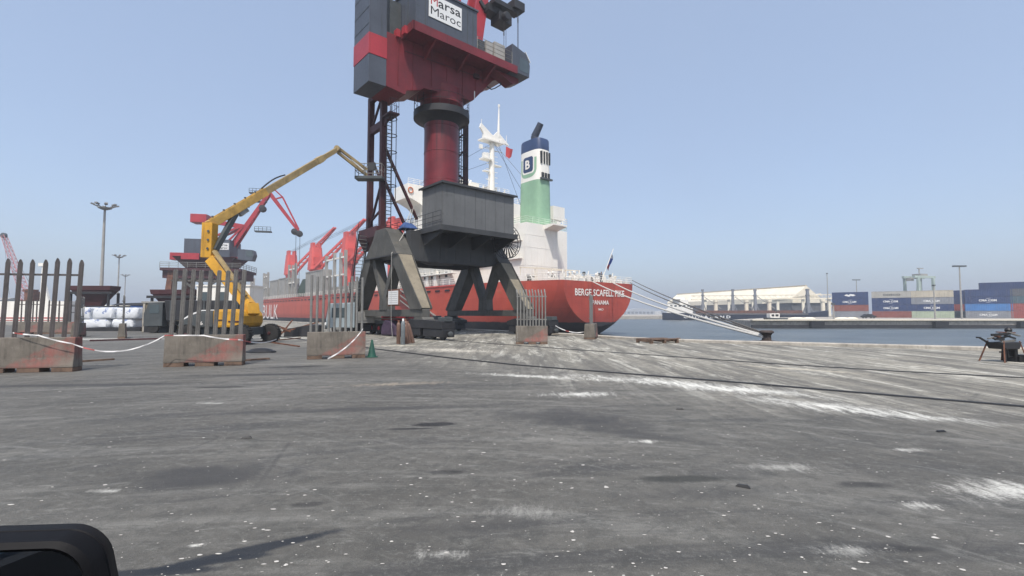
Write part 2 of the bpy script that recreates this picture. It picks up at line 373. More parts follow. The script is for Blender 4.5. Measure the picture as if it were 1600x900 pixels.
# water
def water_material():
    n = NT('water_material')
    p1 = n.noise(1.0,5,.6, n.map(rot=(0,0,.3), sc=(.55,1.1,1)), .3); p2 = n.noise(1.0,4,.6, n.map(sc=(.05,.13,1)), .4)
    n.bump(n.math('ADD', p1, n.math('MULTIPLY', p2, 1.2)), .8, .5)
    c = n.mix(n.ramp(p2,.35,.65), (.050,.064,.072), (.085,.100,.106))
    return n.out(c, .30, 0, .36)
M['water'] = water_material()
wm = MB(); wm.add([(-1500,-600,WATER),(3500,-600,WATER),(3500,4000,WATER),(-1500,4000,WATER)], [(0,1,2,3)])
tag(wm.build('harbour_water', M['water']), kind='structure')

# crane rails: traced on the ground, straight along the berth, easing outward at the near end
def rail(pts, label):
    for nm, wd, z, mt in (('rail_groove', .30, .004, plain('groove_dark',(.016,.015,.014),.95)), ('rail_head', .075, .014, M['black_steel'])):  # groove is a flat dark strip laid on, not cut into the ground
        b = MB()
        for i in range(len(pts)-1):
            a, c = pts[i], pts[i+1]
            def sd(k):
                d = (pts[min(k+1,len(pts)-1)] - pts[max(k-1,0)]).normalized(); return Vector((-d.y,d.x,0))
            n0, n1 = sd(i), sd(i+1); zz = Vector((0,0,z)); dn = Vector((0,0,-.03))
            b.loft([[a-n0*wd/2+dn,a-n0*wd/2+zz,a+n0*wd/2+zz,a+n0*wd/2+dn],[c-n1*wd/2+dn,c-n1*wd/2+zz,c+n1*wd/2+zz,c+n1*wd/2+dn]], True, True)
        if nm == 'rail_groove': par = tag(b.build('crane_rail', mt), kind='structure'); par['label'] = label
        else: b.build(nm, mt, par)
rail([L2W(-4.8,300)]+[L2W(-4.8,u) for u in (60,8,-8)]+[L2W(-4.6,-17),L2W(-4.4,-22.7),L2W(-4.2,-28),L2W(-3.67,-31.4),L2W(-2.85,-34.2),L2W(1,-44),L2W(14,-72)], 'landward crane rail set in the quay under the grey crane legs')
rail([L2W(-11.6,120),L2W(-11.6,-13.6),L2W(-11.5,-19),L2W(-11.2,-22.6),L2W(-9.7,-29.2),L2W(-8.77,-34.3),L2W(-6,-44)], 'outer track rail crossing the open asphalt of the quay')
rail([L2W(4.87,300),L2W(4.87,12),L2W(4.87,-10)], 'waterside crane rail close to the quay edge')

# scattered white droppings and flakes on the asphalt
fl = MB(); r2 = random.Random(3)
for i in range(950):
    y = 560 + 360*r2.random()**.9; x = r2.gauss(r2.choice([150,420,700,980,1250,1500]),130); p = G(x, y)
    s = r2.choice([.003,.004,.005,.006,.008,.011,.016])*(1+.3*r2.random())
    if r2.random() < .06: s = r2.uniform(.014,.03)
    if p.y > 9: s *= 1.6
    k = 7; a0 = r2.random()*6.28; e = r2.uniform(.3,.9)
    ring = [(p.x + s*r2.uniform(.6,1.2)*math.cos(a0+6.283*j/k), p.y + s*e*r2.uniform(.6,1.2)*math.sin(a0+6.283*j/k), .004) for j in range(k)]
    fl.add(ring + [(p.x,p.y,.006)], [(j,(j+1)%k,k) for j in range(k)])
tag(fl.build('ground_flakes', plain('flake',(.52,.50,.46),.95)), 'small white flakes and droppings scattered over the dark asphalt', 'litter', kind='stuff')
for i, (x, y, a) in enumerate([(1161,761,-.5),(1062,640,0),(385,685,.3),(1470,675,.2)]):
    p = G(x,y); b = MB(); L = .07
    b.add([(-L,-.02,0),(L,-.03,0),(L*.9,.025,0),(-L*.8,.03,0),(-L*.7,-.01,.02),(L*.6,-.015,.025),(L*.6,.015,.022),(-L*.6,.02,.018)],[(3,2,1,0),(4,5,6,7),(0,1,5,4),(1,2,6,5),(2,3,7,6),(3,0,4,7)])
    o = b.build('debris_chip', M['black']); o.location = (p.x,p.y,.005); o.rotation_euler = (0,0,a)
    tag(o, ['black rubber scrap on the asphalt below white powder streaks','small black scrap near the wide grey stain','dark chip among white flakes in front of the fence blocks','dark chip on open asphalt toward the cart'][i], 'debris')
# ================================================================== LETTERING
def text_obj(txt, name, mat, parent, width=None, height=1.0, bold=.02, depth=.01):
    cu = bpy.data.curves.new(name, 'FONT'); cu.body = txt; cu.size = 1; cu.offset = bold; cu.extrude = 0
    cu.align_x = 'LEFT'; cu.resolution_u = 2
    t = bpy.data.objects.new('tmp', cu); C.objects.link(t)
    bpy.context.view_layer.update()
    me = bpy.data.meshes.new_from_object(t.evaluated_get(bpy.context.evaluated_depsgraph_get()))
    bpy.data.objects.remove(t)
    xs = [v.co.x for v in me.vertices]; ys = [v.co.y for v in me.vertices]
    x0, x1, y0, y1 = min(xs), max(xs), min(ys), max(ys)
    sy = height/(y1-y0); sx = (width/(x1-x0)) if width else sy
    for v in me.vertices: v.co = Vector(((v.co.x-x0)*sx, (v.co.y-y0)*sy, 0))
    me.materials.clear(); me.materials.append(mat)
    return link(name, me, parent)
def face_mat(o, org, ex, ey):
    """place a flat XY mesh with its x along ex, y along ey and origin org (local to its parent)"""
    ex = Vector(ex).normalized(); ey = Vector(ey).normalized(); ez = ex.cross(ey)
    m = Matrix((ex, ey, ez)).transposed().to_4x4(); m.translation = Vector(org); o.matrix_local = m
    return o

def railing(b, pts, h=1.05, r=.022, step=1.2, rails=3):
    for a, c in zip(pts[:-1], pts[1:]):
        a = Vector(a); c = Vector(c); n = max(1, round((c-a).length/step))
        for i in range(n+1):
            p = a.lerp(c, i/n); b.tube(p, p+Vector((0,0,h)), r, n=4)
        for k in range(1, rails+1): b.tube(a+Vector((0,0,h*k/rails)), c+Vector((0,0,h*k/rails)), r, n=4)

# ================================================================== THE BIG PORTAL CRANE
cr = thing('harbour_crane', 'tall red and dark grey portal crane straddling the quay rails beside the ship', 'crane', CRO, TH)
# sill beams, legs, bogies
for s in (-1, 1):
    x = 4.87*s
    b = MB(); b.box(x-.32,x+.32,-5.9,5.9,1.5,2.02); b.build('sill_beam', M['leg_grey'], cr, bevel=.03)
    for t in (-1, 1):
        outer = [(2.75*t,6.15),(1.95*t,6.15),(1.95*t,5.65),(4.4*t,2.02),(5.85*t,2.02)]
        hw = [.62,.62,.60,.42,.42]
        b = MB(); b.prism(outer, 'x', [x-k for k in hw], [x+k for k in hw]); lg = b.build('leg', M['leg_grey'], cr, bevel=.025)
        b = MB(); o1 = .02; b.add([(x-.54,2.78*t,6.13),(x+.54,2.78*t,6.13),(x+.36,5.80*t,2.10),(x-.36,5.80*t,2.10),(x-.54,(2.78+o1+.03)*t,6.13+o1),(x+.54,(2.78+o1+.03)*t,6.13+o1),(x+.36,(5.80+o1+.05)*t,2.10+o1),(x-.36,(5.80+o1+.05)*t,2.10+o1)],[(0,1,2,3),(4,5,6,7),(0,1,5,4),(1,2,6,5),(2,3,7,6),(3,0,4,7)]); b.build('dusty_face_plate', M['dusty'], lg)
        # flange plates that stand proud of the leg's outer face
        for k in (-1, 1):
            b = MB(); b.beam((x+k*.60,2.80*t,6.05),(x+k*.42,5.95*t,2.05),.05,.24,up=(0,t,.8)); b.build('leg_flange', M['leg_grey'], cr)
        inner = [(1.95*t,6.15),(1.55*t,6.15),(.02*t,2.9),(.02*t,2.02),(.62*t,2.02),(.55*t,3.0),(1.95*t,5.65)]
        b = MB(); b.prism(inner, 'x', x-.38, x+.38); b.build('strut', M['leg_grey'], cr)
        b = MB(); b.prism([(5.2*t,1.5),(6.1*t,1.5),(6.3*t,1.32),(5.0*t,1.32)], 'x', x-.45, x+.45); b.build('leg_foot', M['leg_grey'], cr)
        # travelling bogie
        y0, y1 = (3.6, 8.7)
        b = MB(); b.prism([(y0*t,.75),(y1*t,.72),(y1*t,1.22),(7.4*t,1.28),(6.2*t,1.32),(4.6*t,1.32),(y0*t,1.1)], 'x', x-.5, x+.5)
        bg = b.build('bogie', M['black_steel'], cr, bevel=.03)
        b = MB(); b.box(x-.46,x+.46,min(3.8*t,5.9*t),max(3.8*t,5.9*t),.22,.74); b.box(x-.46,x+.46,min(6.3*t,8.75*t),max(6.3*t,8.75*t),.2,.71); b.build('wheel_frame', M['black_steel'], bg, bevel=.04)
        for q in (4.3,5.4,6.9,8.1):
            b = MB(); b.lathe([(.1,-.09),(.34,-.09),(.36,-.05),(.34,0),(.34,.09),(.1,.09)], (x,q*t,.352), 'x', 18); b.build('wheel', M['dark_grey'], bg, True)
        b = MB(); b.lathe([(.09,0),(.09,.16),(.17,.17),(.17,.25),(.12,.28)], (x,8.75*t,.42), 'y', 12) if t > 0 else b.lathe([(.12,-.28),(.17,-.25),(.17,-.17),(.09,-.16),(.09,0)], (x,-8.75,.42), 'y', 12)
        b.build('buffer', M['dark_grey'], bg, True)
        b = MB(); b.box(x-.3,x+.3,min(7.9*t,8.75*t),max(7.9*t,8.75*t),1.22,1.5); b.build('drive_box', M['dark_grey'], bg, bevel=.03)
    # upper longitudinal girder of the portal
    b = MB(); b.prism([(-2.78,6.16),(2.78,6.16),(1.35,7.5),(.85,8.3),(-.85,8.3),(-1.35,7.9)], 'x', x-.66, x+.66); b.build('portal_girder', M['leg_grey'], cr, bevel=.025)
    b = MB(); b.box(x-.7,x+.7,-2.85,2.85,6.08,6.155); b.build('joint_plate', M['crane_grey'], cr)
for y in (-2.0, 2.0):
    b = MB(); b.prism([(-4.21,5.95),(-4.21,8.1),(4.21,8.1),(4.21,5.95),(3.4,5.75),(-3.4,5.75)], 'y', y-.35, y+.35); b.build('cross_girder', M['crane_grey'], cr, bevel=.03)
    for k in range(-2,3):
        b = MB(); b.box(k*1.5-.03,k*1.5+.03,y-.37 if y<0 else y+.351,y-.351 if y<0 else y+.37,6.0,8.05); b.build('stiffener', M['crane_grey'], cr)
b = MB(); b.lathe([(1.2,5.9),(2.3,6.3),(2.3,8.15)], n=32); b.build('base_drum', M['crane_grey'], cr, True)
# deck, electrical house
b = MB(); b.box(-3.35,4.15,-5.3,2.7,8.12,8.24); b.build('deck', M['crane_grey'], cr)
b = MB()
for x in (-3.0,-.7,1.6,3.9):
    b.prism([(-5.25,8.12),(-2.36,8.12),(-2.36,7.0),(-2.7,7.0),(-5.25,7.85)], 'x', x-.06, x+.06)
b.box(-3.3,4.1,-5.3,-5.15,7.85,8.12); b.box(-3.35,-3.2,-5.3,-2.4,7.85,8.12)
b.build('deck_bracket', M['crane_grey'], cr)
b = MB(); b.box(-2.97,3.92,-4.97,-2.03,8.25,11.42); hs = b.build('electrical_house', M['house_grey'], cr)
pw = 6.95/7
for i in range(7):
    b = MB(); b.box(-3.0+i*pw+.012,-3.0+(i+1)*pw-.012,-5.0,-4.972,8.27,11.4); b.build('wall_panel', M['house_grey'], hs)
for i in range(3):
    b = MB(); b.box(-3.0,-2.972,-4.96+i*.98+.012,-4.96+(i+1)*.98-.012,8.27,11.4); b.build('wall_panel', M['house_grey'], hs)
b = MB(); b.box(-3.2,4.15,-5.22,-1.82,11.42,11.52); b.box(-3.22,-3.19,-5.24,-1.8,11.36,11.53); b.box(-3.22,4.17,-5.245,-5.215,11.36,11.53); b.build('roof', M['crane_grey'], hs)
b = MB(); railing(b, [(-3.3,-5.25,8.24),(-3.3,2.65,8.24),(4.1,2.65,8.24),(4.1,-1.7,8.24)]); b.build('railing', M['black_steel'], cr)
# cable reel
rc = Vector((4.55,-3.35,7.95)); b = MB()
for yy in (-.16,.16):
    b.torus((rc.x,rc.y+yy,rc.z), 1.46, .035, 'y', 40, 6); b.torus((rc.x,rc.y+yy,rc.z), .5, .03, 'y', 24, 6)
reel = b.build('cable_reel', M['black_steel'], cr, True)
for k in range(22):
    a = 2*math.pi*k/22; dr = Vector((math.cos(a),0,math.sin(a))); b = MB()
    for yy in (-.16,.16): b.beam(rc+dr*.18+Vector((0,yy*.4,0)), rc+dr*1.45+Vector((0,yy,0)), .07, .03)
    b.build('spoke', M['black_steel'], reel)
b = MB(); b.lathe([(.2,-.35),(.24,-.2),(.24,.5),(.1,.52)], rc, 'y', 16); b.build('hub', M['dark_grey'], reel, True)
# column
b = MB(); b.lathe([(1.72,8.2),(1.72,8.6),(1.5,8.75),(1.47,18.4),(1.47,20.0)], n=48); col = b.build('column', M['column'], cr, True)
for z in (10.6,13.0,15.4,17.6):
    b = MB(); b.torus((0,0,z), 1.485, .022, 'z', 48, 6); b.build('weld_ring', M['column'], col, True)
b = MB(); b.lathe([(1.48,17.9),(1.9,18.3),(2.4,18.4),(2.4,18.95),(1.48,18.95)], n=40); b.build('ring_platform', M['black_steel'], cr, True)
b = MB(); ring = [(2.36*math.cos(a),2.36*math.sin(a),18.95) for a in [2*math.pi*k/20 for k in range(21)]]; railing(b, ring, 1.1, .02, .8, 2); b.build('railing', M['black_steel'], cr)
b = MB(); b.lathe([(1.6,19.3),(1.85,19.6),(1.85,20.1),(1.7,20.3),(1.7,21)], n=40); b.build('slewing_ring', M['crane_red'], cr, True)
# access tower with caged ladder at the landward side
b = MB(); b.prism([(-5.5,8.7),(-4.2,8.7),(-4.2,7.3),(-5.0,6.9),(-5.5,7.9)], 'y', .7, 4.2); b.build('corbel', M['dark_red'], cr, bevel=.02)
for y in (3.45, 1.1):
    b = MB(); b.box(-5.1,-4.64,y-.2,y+.2,8.7,20.1); b.build('tower_post', M['dark_red'], cr, bevel=.02)
b = MB()
b.beam((-4.87,3.45,19.9),(-4.87,1.1,19.9),.4,.35); b.beam((-4.87,3.45,17.2),(-4.87,1.1,17.2),.35,.6)
b.beam((-4.87,3.3,17.4),(-4.87,1.2,19.8),.16,.16); b.build('tower_beam', M['dark_red'], cr)
b = MB()
b.beam((-4.87,3.3,14.9),(-4.87,1.2,12.3),.16); b.beam((-4.87,1.0,12.9),(-4.87,3.2,9.2),.16); b.beam((-4.87,3.3,9.4),(-4.87,1.2,10.2),.14)
b.beam((-4.87,.95,15.4),(-1.75,1.0,9.7),.2); b.beam((-4.87,.9,12.6),(-2.6,1.0,8.6),.2); b.build('brace', M['dark_red'], cr)
b = MB(); b.box(-5.15,-4.3,-.6,.9,17.55,17.68); b.prism([(.9,17.55),(.9,16.9),(-.5,17.5)], 'x', -4.95,-4.8); railing(b, [(-4.35,.85,17.68),(-4.35,-.55,17.68),(-5.1,-.55,17.68)], 1.1, .02, .7, 2); b.build('tower_platform', M['dark_red'], cr)
def ladder(x, y, z0, z1, name, cage=True, nx=0, ny=-1, mat='black_steel'):
    b = MB()
    for k in (-.22,.22): b.beam((x+k*abs(ny),y+k*abs(nx),z0),(x+k*abs(ny),y+k*abs(nx),z1),.05)
    z = z0+.2
    while z < z1: b.tube((x-.22*abs(ny),y-.22*abs(nx),z),(x+.22*abs(ny),y+.22*abs(nx),z),.03,n=5); z += .3
    lad = b.build(name, M[mat], cr)
    if cage:
        b = MB(); z = z0+2.0; cx, cy = x+nx*.38, y+ny*.38
        while z < z1+.9:
            b.torus((cx,cy,z), .42, .036, 'z', 16, 4); z += 1.35
        for a in range(0,360,60): b.tube((cx+.42*math.cos(R(a)),cy+.42*math.sin(R(a)),z0+2),(cx+.42*math.cos(R(a)),cy+.42*math.sin(R(a)),z1+.8),.02,n=4)
        b.build('ladder_cage', M[mat], lad)
ladder(-4.75,.25,8.5,17.7,'ladder')
b = MB(); b.box(3.15,3.5,.9,1.25,8.3,20.6); b.beam((1.4,.6,19.8),(3.3,1.05,20.5),.3); b.beam((1.5,.6,14.5),(3.3,1.05,14.0),.15); b.beam((1.5,.6,17),(3.3,1.05,18.5),.12); b.beam((1.5,.6,11),(3.3,1.05,11.5),.12); b.beam((1.5,.6,15),(3.3,1.05,17),.12); b.build('cable_tower', M['dark_red'], cr)
ladder(2.55,.9,9,19.2,'ladder',True,1,0)
# slewing upper works
body = [(-5.88,23.45),(-5.88,19.15),(-4.25,18.95),(-4.15,19.3),(-2.9,19.75),(-2.6,20.0),(2.1,20.35),(2.35,20.45),(4.55,22.95),(6.0,23.45)]
b = MB(); b.prism(body, 'y', -1.4, 1.4); up = b.build('upper_frame', M['crane_red'], cr, bevel=.03)
b = MB(); b.box(-4.65,5.9,-3.25,3.25,23.5,23.62); b.box(-4.65,5.9,-3.27,-3.12,23.3,24.0); b.box(-4.65,5.9,3.12,3.27,23.3,24.0); b.box(-4.67,-4.5,-3.27,3.27,23.3,24.0); b.build('machinery_deck', M['crane_red'], cr)
for x in (-2.6,.6,3.4):
    for s in (-1,1):
        b = MB(); b.prism([(1.41*s,23.5),(3.1*s,23.5),(3.1*s,23.2),(1.41*s,22.3)], 'x', x-.09, x+.09); b.build('deck_rib', M['crane_red'], cr)
b = MB()
for i in range(3): b.box(-4.9-.25*i,-4.6-.25*i,-2.4+.8*i,-1.9+.8*i,23.3,23.9)
b.build('deck_end_bracket', M['bright_red'], cr)
# machinery house
b = MB(); b.box(-4.4,1.4,-3.2,3.2,24.0,27.15); mh = b.build('machinery_house', M['blue_grey'], cr, bevel=.02)
b = MB(); b.box(-4.5,1.5,-3.3,3.3,27.16,27.3); b.build('roof', M['blue_grey'], mh)
for k in (-3.6,.4,.95):
    b = MB(); b.box(k,k+.05,-3.215,-3.2,24.05,27.1); b.build('panel_joint', M['dark_grey'], mh)
for k in (-2.0,.0,2.0):
    b = MB(); b.box(-4.43,-4.4,k,k+.05,24.05,27.1); b.build('panel_joint', M['dark_grey'], mh)
b = MB(); b.box(-3.28,-.2,-3.25,-3.2,24.88,26.75); sg = b.build('sign_board', M['white'], mh)
m1 = text_obj('M', 'lettering', M['red_paint'], sg, .62, .66, .0); face_mat(m1, (-3.12,-3.256,25.92), (1,0,0), (0,0,1))
m1 = text_obj('arsa', 'lettering', M['black'], sg, 2.15, .52, .01); face_mat(m1, (-2.45,-3.256,25.92), (1,0,0), (0,0,1))
m1 = text_obj('Maroc', 'lettering', M['black'], sg, 2.82, .66, .0); face_mat(m1, (-3.12,-3.256,25.12), (1,0,0), (0,0,1))
# counterweight
b = MB(); b.box(-7.3,-5.89,-1.4,1.4,19.1,21.24); b.build('counterweight', M['blue_grey'], cr, bevel=.015)
b = MB(); b.box(-7.33,-5.85,-1.43,1.43,21.25,22.88); b.build('counterweight_frame', M['bright_red'], cr, bevel=.015)
b = MB(); b.box(-7.3,-5.89,-1.4,1.4,22.89,28.2); b.build('counterweight', M['blue_grey'], cr, bevel=.015)
b = MB(); b.box(-5.85,-4.45,-.9,.9,23.5,26.5); b.build('rear_link', M['dark_grey'], cr)
# plate stiffeners, pipes and boxes that break up the upper frame
for x in (-4.9,-3.6,-1.9,-.4,1.2,2.6):
    for s in (-1,1):
        b = MB(); b.box(x-.025,x+.025,min(1.4*s,1.455*s),max(1.4*s,1.455*s),20.4 if x>-2.6 and x<2 else (21.2 if x>2 else 19.5),23.3); b.build('web_stiffener', M['crane_red'], up)
b = MB(); b.path([Vector((-4.4,-1.5,22.4)),Vector((3.6,-1.5,22.7))], .025, 6); b.build('conduit', M['dark_red'], up)
b = MB(); b.box(2.3,2.8,-1.7,-1.46,22.4,22.8); b.build('junction_box', M['dark_red'], up, bevel=.02)
b = MB(); b.box(2.42,2.5,-1.46,-1.4,20.6,21.3); b.build('lamp', M['white'], up)
b = MB(); b.path([Vector((3.9,-1.2,22.3)),Vector((4.3,-1.5,22.0)),Vector((4.8,-1.4,22.3)),Vector((5.3,-1.6,22.7)),Vector((5.0,-2.0,23.2))], .05, 6); b.build('hose', M['black'], up)
for z in (23.6,24.9,26.2):
    b = MB(); b.box(-7.32,-7.3,-1.4,1.4,z,z+.03); b.build('plate_seam', M['dark_grey'], cr)
# operator's cab
b = MB(); b.prism([(5.35,23.45),(7.4,23.45),(7.5,24.6),(7.05,25.55),(5.35,25.95)], 'y', -3.2, -1.05); cab = b.build('cab', M['blue_grey'], cr, bevel=.03)
b = MB(); b.prism([(7.42,23.6),(7.52,24.55),(7.10,25.45),(7.09,25.44),(7.50,24.55),(7.40,23.6)], 'y', -3.1, -1.15); b.box(6.2,7.3,-3.215,-3.2,23.75,24.95); b.build('window', M['glass'], cab)
b = MB(); b.prism([(6.9,25.7),(7.5,24.9),(7.56,24.95),(6.95,25.75)], 'y', -3.22,-1.03); b.build('sun_visor', M['white'], cab)
b = MB(); b.prism([(3.9,23.3),(6.6,23.3),(6.6,22.9),(5.9,22.6)], 'y', -2.6,-1.5); b.build('cab_bracket', M['crane_red'], cab)
b = MB(); railing(b, [(1.45,-3.2,24.0),(5.3,-3.2,24.0)], 1.1, .025, .9, 3); b.build('railing', M['galv'], cr)
for x0, x1, h, mt in ((1.9,2.6,1.3,'dark_grey'),(2.75,3.5,1.5,'steel_grey'),(3.7,4.9,1.75,'steel_grey')):
    b = MB(); b.box(x0,x1,-2.7,-2.0,24.0,24.0+h); b.box(x0+.08,x1-.08,-2.72,-2.7,24.2,24.0+h-.15); b.build('control_cabinet', M[mt], cr, bevel=.02)
# luffing jib and fittings that run up out of the picture
b = MB(); jd = Vector((4.2,0,22.0)); j0 = Vector((2.55,0,24.0))
for s in (-1,1):
    b.beam(j0+Vector((0,s*.9,0)), j0+jd+Vector((0,s*.35,0)), .28, 1.35, up=(1,0,0), h1=.8)
for k in range(1,10):
    p = j0+jd*(k/10); b.beam(p+Vector((0,-.85+.05*k,0)), p+Vector((0,.85-.05*k,0)), .3, .5)
b.build('jib', M['bright_red'], cr)
b = MB()
for s in (-1,1): b.beam((-2.5,s*1.2,27.3),(.4,s*.5,37),.4,.5); b.beam((1.0,s*1.2,27.3),(.4,s*.5,37),.35,.4)
b.box(.1,.7,-.7,.7,36.8,37.4); b.build('pylon', M['bright_red'], cr)
b = MB(); b.beam((-6.6,0,30),(.4,0,37.2),.7,.9); b.beam((.4,0,37.2),(6.2,0,44),.4,.5); b.build('balance_beam', M['bright_red'], cr)
b = MB(); b.box(3.9,5.4,-1.6,-.4,29.3,30.0); b.box(4.2,7.2,-2.1,-1.3,29.9,30.35); b.box(4.9,6.4,-1.9,-.6,28.6,29.5); b.box(6.3,7.6,-2.4,-1.2,30.2,31.0); b.beam((3.9,-1.0,29.6),(3.4,-.9,30.2),.3)
b.lathe([(.35,-.5),(.42,-.3),(.42,.3),(.35,.5)], (5.5,-1.9,29.0), 'y', 14); b.build('hoist_gear', M['black_steel'], cr, bevel=.03)
b = MB()
for x, y, z0, z1 in ((5.35,-2.0,25.6,29.0),(5.6,-2.0,25.6,29.0),(6.75,-2.3,25.6,30.4),(6.85,-2.3,25.6,30.4)):
    b.tube((x,y,z0),(x,y,z1),.022,n=5)
b.lathe([(.05,0),(.06,.1),(.05,.5)], (5.35,-2.0,27.2),'z',6); b.lathe([(.05,0),(.06,.1),(.05,.4)], (6.8,-2.3,28.9),'z',6); b.build('hoist_rope', M['wire'], cr)
# stair, information board and hanging cable
b = MB()
for k in (-.4,.4): b.beam((-5.75+k,4.6,2.0),(-5.75+k,2.6,8.2),.06,.2); b.tube((-5.75+k,4.6,3.0),(-5.75+k,2.6,9.2),.025,n=4)
b.build('stair_stringer', M['black_steel'], cr)
for i in range(22):
    t = (i+.5)/22; b = MB(); y = 4.6-2.0*t; z = 2.0+6.2*t; b.box(-6.13,-5.37,y-.1,y+.1,z-.015,z+.015); b.build('tread', M['galv'], cr)
b = MB(); b.box(-5.56,-5.52,-3.2,-1.55,2.35,3.45); b.box(-5.53,-5.49,-3.28,-1.47,2.28,3.52); ib = b.build('information_board', M['rust'], cr)
b = MB(); b.box(-5.575,-5.562,-3.15,-1.6,2.4,3.4); b.build('board_face', M['white'], ib)
b = MB()
for k in range(6): b.box(-5.582,-5.576,-3.05,-1.75+.05*(k%3),2.52+.15*k,2.535+.15*k)
b.build('print_line', M['dark_grey'], ib)
b = MB(); b.path([Vector((-3.3,-1.2,10.2)),Vector((-3.7,-1.3,8.9)),Vector((-4.6,-1.8,7.6)),Vector((-5.6,-2.1,6.2))], .022, 5); b.path([Vector((-5.6,-2.1,6.2)),Vector((-5.62,-2.2,1.4)),Vector((-5.6,-2.4,.02))], .011, 5); b.path([Vector((-3.4,-1.0,10.0)),Vector((-3.9,-1.0,8.7)),Vector((-3.5,-1.6,8.4)),Vector((-3.2,-1.2,9.3))], .03, 5); b.build('cable', M['rope'], cr)
b = MB(); b.add([(-4.6,-1.8,8.3),(-3.2,-1.9,8.35),(-3.1,-.6,8.35),(-4.4,-.5,8.3),(-4.2,-1.5,8.85),(-3.5,-1.5,8.75),(-3.5,-.9,8.95),(-4.1,-.9,8.8)],[(0,1,5,4),(1,2,6,5),(2,3,7,6),(3,0,4,7),(4,5,6,7),(3,2,1,0)]); b.build('tarpaulin', M['tarp_blue'], cr, bevel=.08)
# ================================================================== THE SHIP
SHO = Vector((14.33, 77.72, 0))
ship = thing('cargo_ship', 'red hulled bulk carrier with white bridge and green funnel moored along the quay', 'ship', SHO, TH)
def sloc(x, y, u=None, v=None):
    q = onplane(x, y, UA, SHO, u) if u is not None else onplane(x, y, VA, SHO, v)
    return toloc(q, SHO)
ZD = 6.8
def hull_mat():
    n = NT('hull_paint'); q = n.sep()
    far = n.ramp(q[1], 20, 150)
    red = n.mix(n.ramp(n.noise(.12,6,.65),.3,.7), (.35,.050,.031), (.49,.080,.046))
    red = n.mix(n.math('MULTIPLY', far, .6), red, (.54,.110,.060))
    pl = n.t.nodes.new('ShaderNodeTexBrick'); n.put(pl.inputs['Vector'], n.map(rot=(R(90),0,R(90)), sc=(.11,.3,.3)))
    pl.inputs['Color1'].default_value = (.86,.86,.86,1); pl.inputs['Color2'].default_value = (1,1,1,1); pl.inputs['Mortar'].default_value = (.8,.8,.8,1); pl.inputs['Scale'].default_value = 1; pl.inputs['Mortar Size'].default_value = .01
    red = n.mix(.8, red, pl.outputs[0], 'MULTIPLY')
    st = n.noise(1.0,5,.65, n.map(sc=(.9,.9,.09)))
    red = n.mix(n.math('MULTIPLY', n.ramp(st,.5,.75), .5), red, (.20,.055,.035))
    red = n.mix(n.math('MULTIPLY', n.ramp(n.noise(.5,6,.7),.6,.72), .45), red, (.25,.10,.05))
    edge = n.math('ADD', q[2], n.math('MULTIPLY', n.noise(.6,4), .35))
    lower = n.mix(n.ramp(n.noise(.3,5,.7),.4,.6), (.012,.012,.015), (.03,.025,.024))
    red = n.mix(n.math('MULTIPLY', n.math('SUBTRACT', 1.0, n.ramp(edge, .9, 2.3)), .35), red, (.13,.03,.025))
    c = n.mix(n.ramp(edge, .42, .60), lower, red)
    n.bump(n.noise(.5,3,.5), .25, .25)
    return n.out(c, .48, 0, .45)
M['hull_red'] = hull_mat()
def deck_hw(u):
    if u < 16: t = u/16; return 8.76 + (13.2-8.76)*(1-(1-t)**2.0)
    if u < 160: return 13.2
    t = (u-160)/32; return 13.2*max(0.0, 1-t**2.2)**.75 + .02
def section(u, n=15):
    tw = deck_hw(u)
    if u <= 16: zb = -.36 - 6.0*(u/16)**.8; p = 2.05 + 3.0*(u/16); q = 2.0 + .6*(u/16)
    elif u < 150: zb = -6.4; p = 6.5; q = 2.6
    else: t = (u-150)/42; zb = -6.4; p = 6.5-4.5*t; q = 2.6-1.0*t
    pts = []
    for i in range(n):
        t = i/(n-1); d = (1-math.cos(t*math.pi/2)) if t < 1 else 1
        d = math.sin(t*math.pi/2)**1.3 if False else t**1.0
        z = ZD - (ZD-zb)*d
        hw = tw*max(0.0, 1-d**p)**(1/q)
        pts.append((hw, z))
    return pts
us = [0,1.5,3,5,8,11,14,18,26,40,70,100,130,148,158,166,173,179,184,188,191,191.9]
rings = []
for u in us:
    sc = section(u); sheer = 0 if u < 160 else 2.6*((u-160)/32)
    rg = [(-h, u, z+(sheer*(z+1.9)/(ZD+1.9) if z > -1.9 else 0)) for h, z in sc] + [(h, u, z+(sheer*(z+1.9)/(ZD+1.9) if z > -1.9 else 0)) for h, z in reversed(sc[:-1])]
    rings.append(rg)
b = MB(); b.loft(rings, False, False)
b.add(rings[0], [tuple(range(len(rings[0])))])
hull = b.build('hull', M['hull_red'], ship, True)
b = MB()
dk = [[(-deck_hw(u)+.02,u,ZD-.55 + (0 if u<160 else 2.6*((u-160)/32))),(deck_hw(u)-.02,u,ZD-.55 + (0 if u<160 else 2.6*((u-160)/32)))] for u in us]
b.loft(dk, False, False); b.build('main_deck', paint('deck_paint',(.17,.06,.045),.7,.2,(.1,.07,.05),.5,.1,.3), ship)
# rubbing strake and scupper line along the side
b = MB()
for s in (-1,1):
    b.box(min(s*13.2,s*13.32),max(s*13.2,s*13.32),20,158,ZD-.12,ZD+.1)
b.build('sheer_strake', M['ship_crane_red'], hull)
for i in range(40):
    u = 24+i*3.3; b = MB(); b.box(-13.33,-13.205,u,u+1.5,ZD-1.0,ZD-.72); b.build('freeing_port', M['black'], hull)
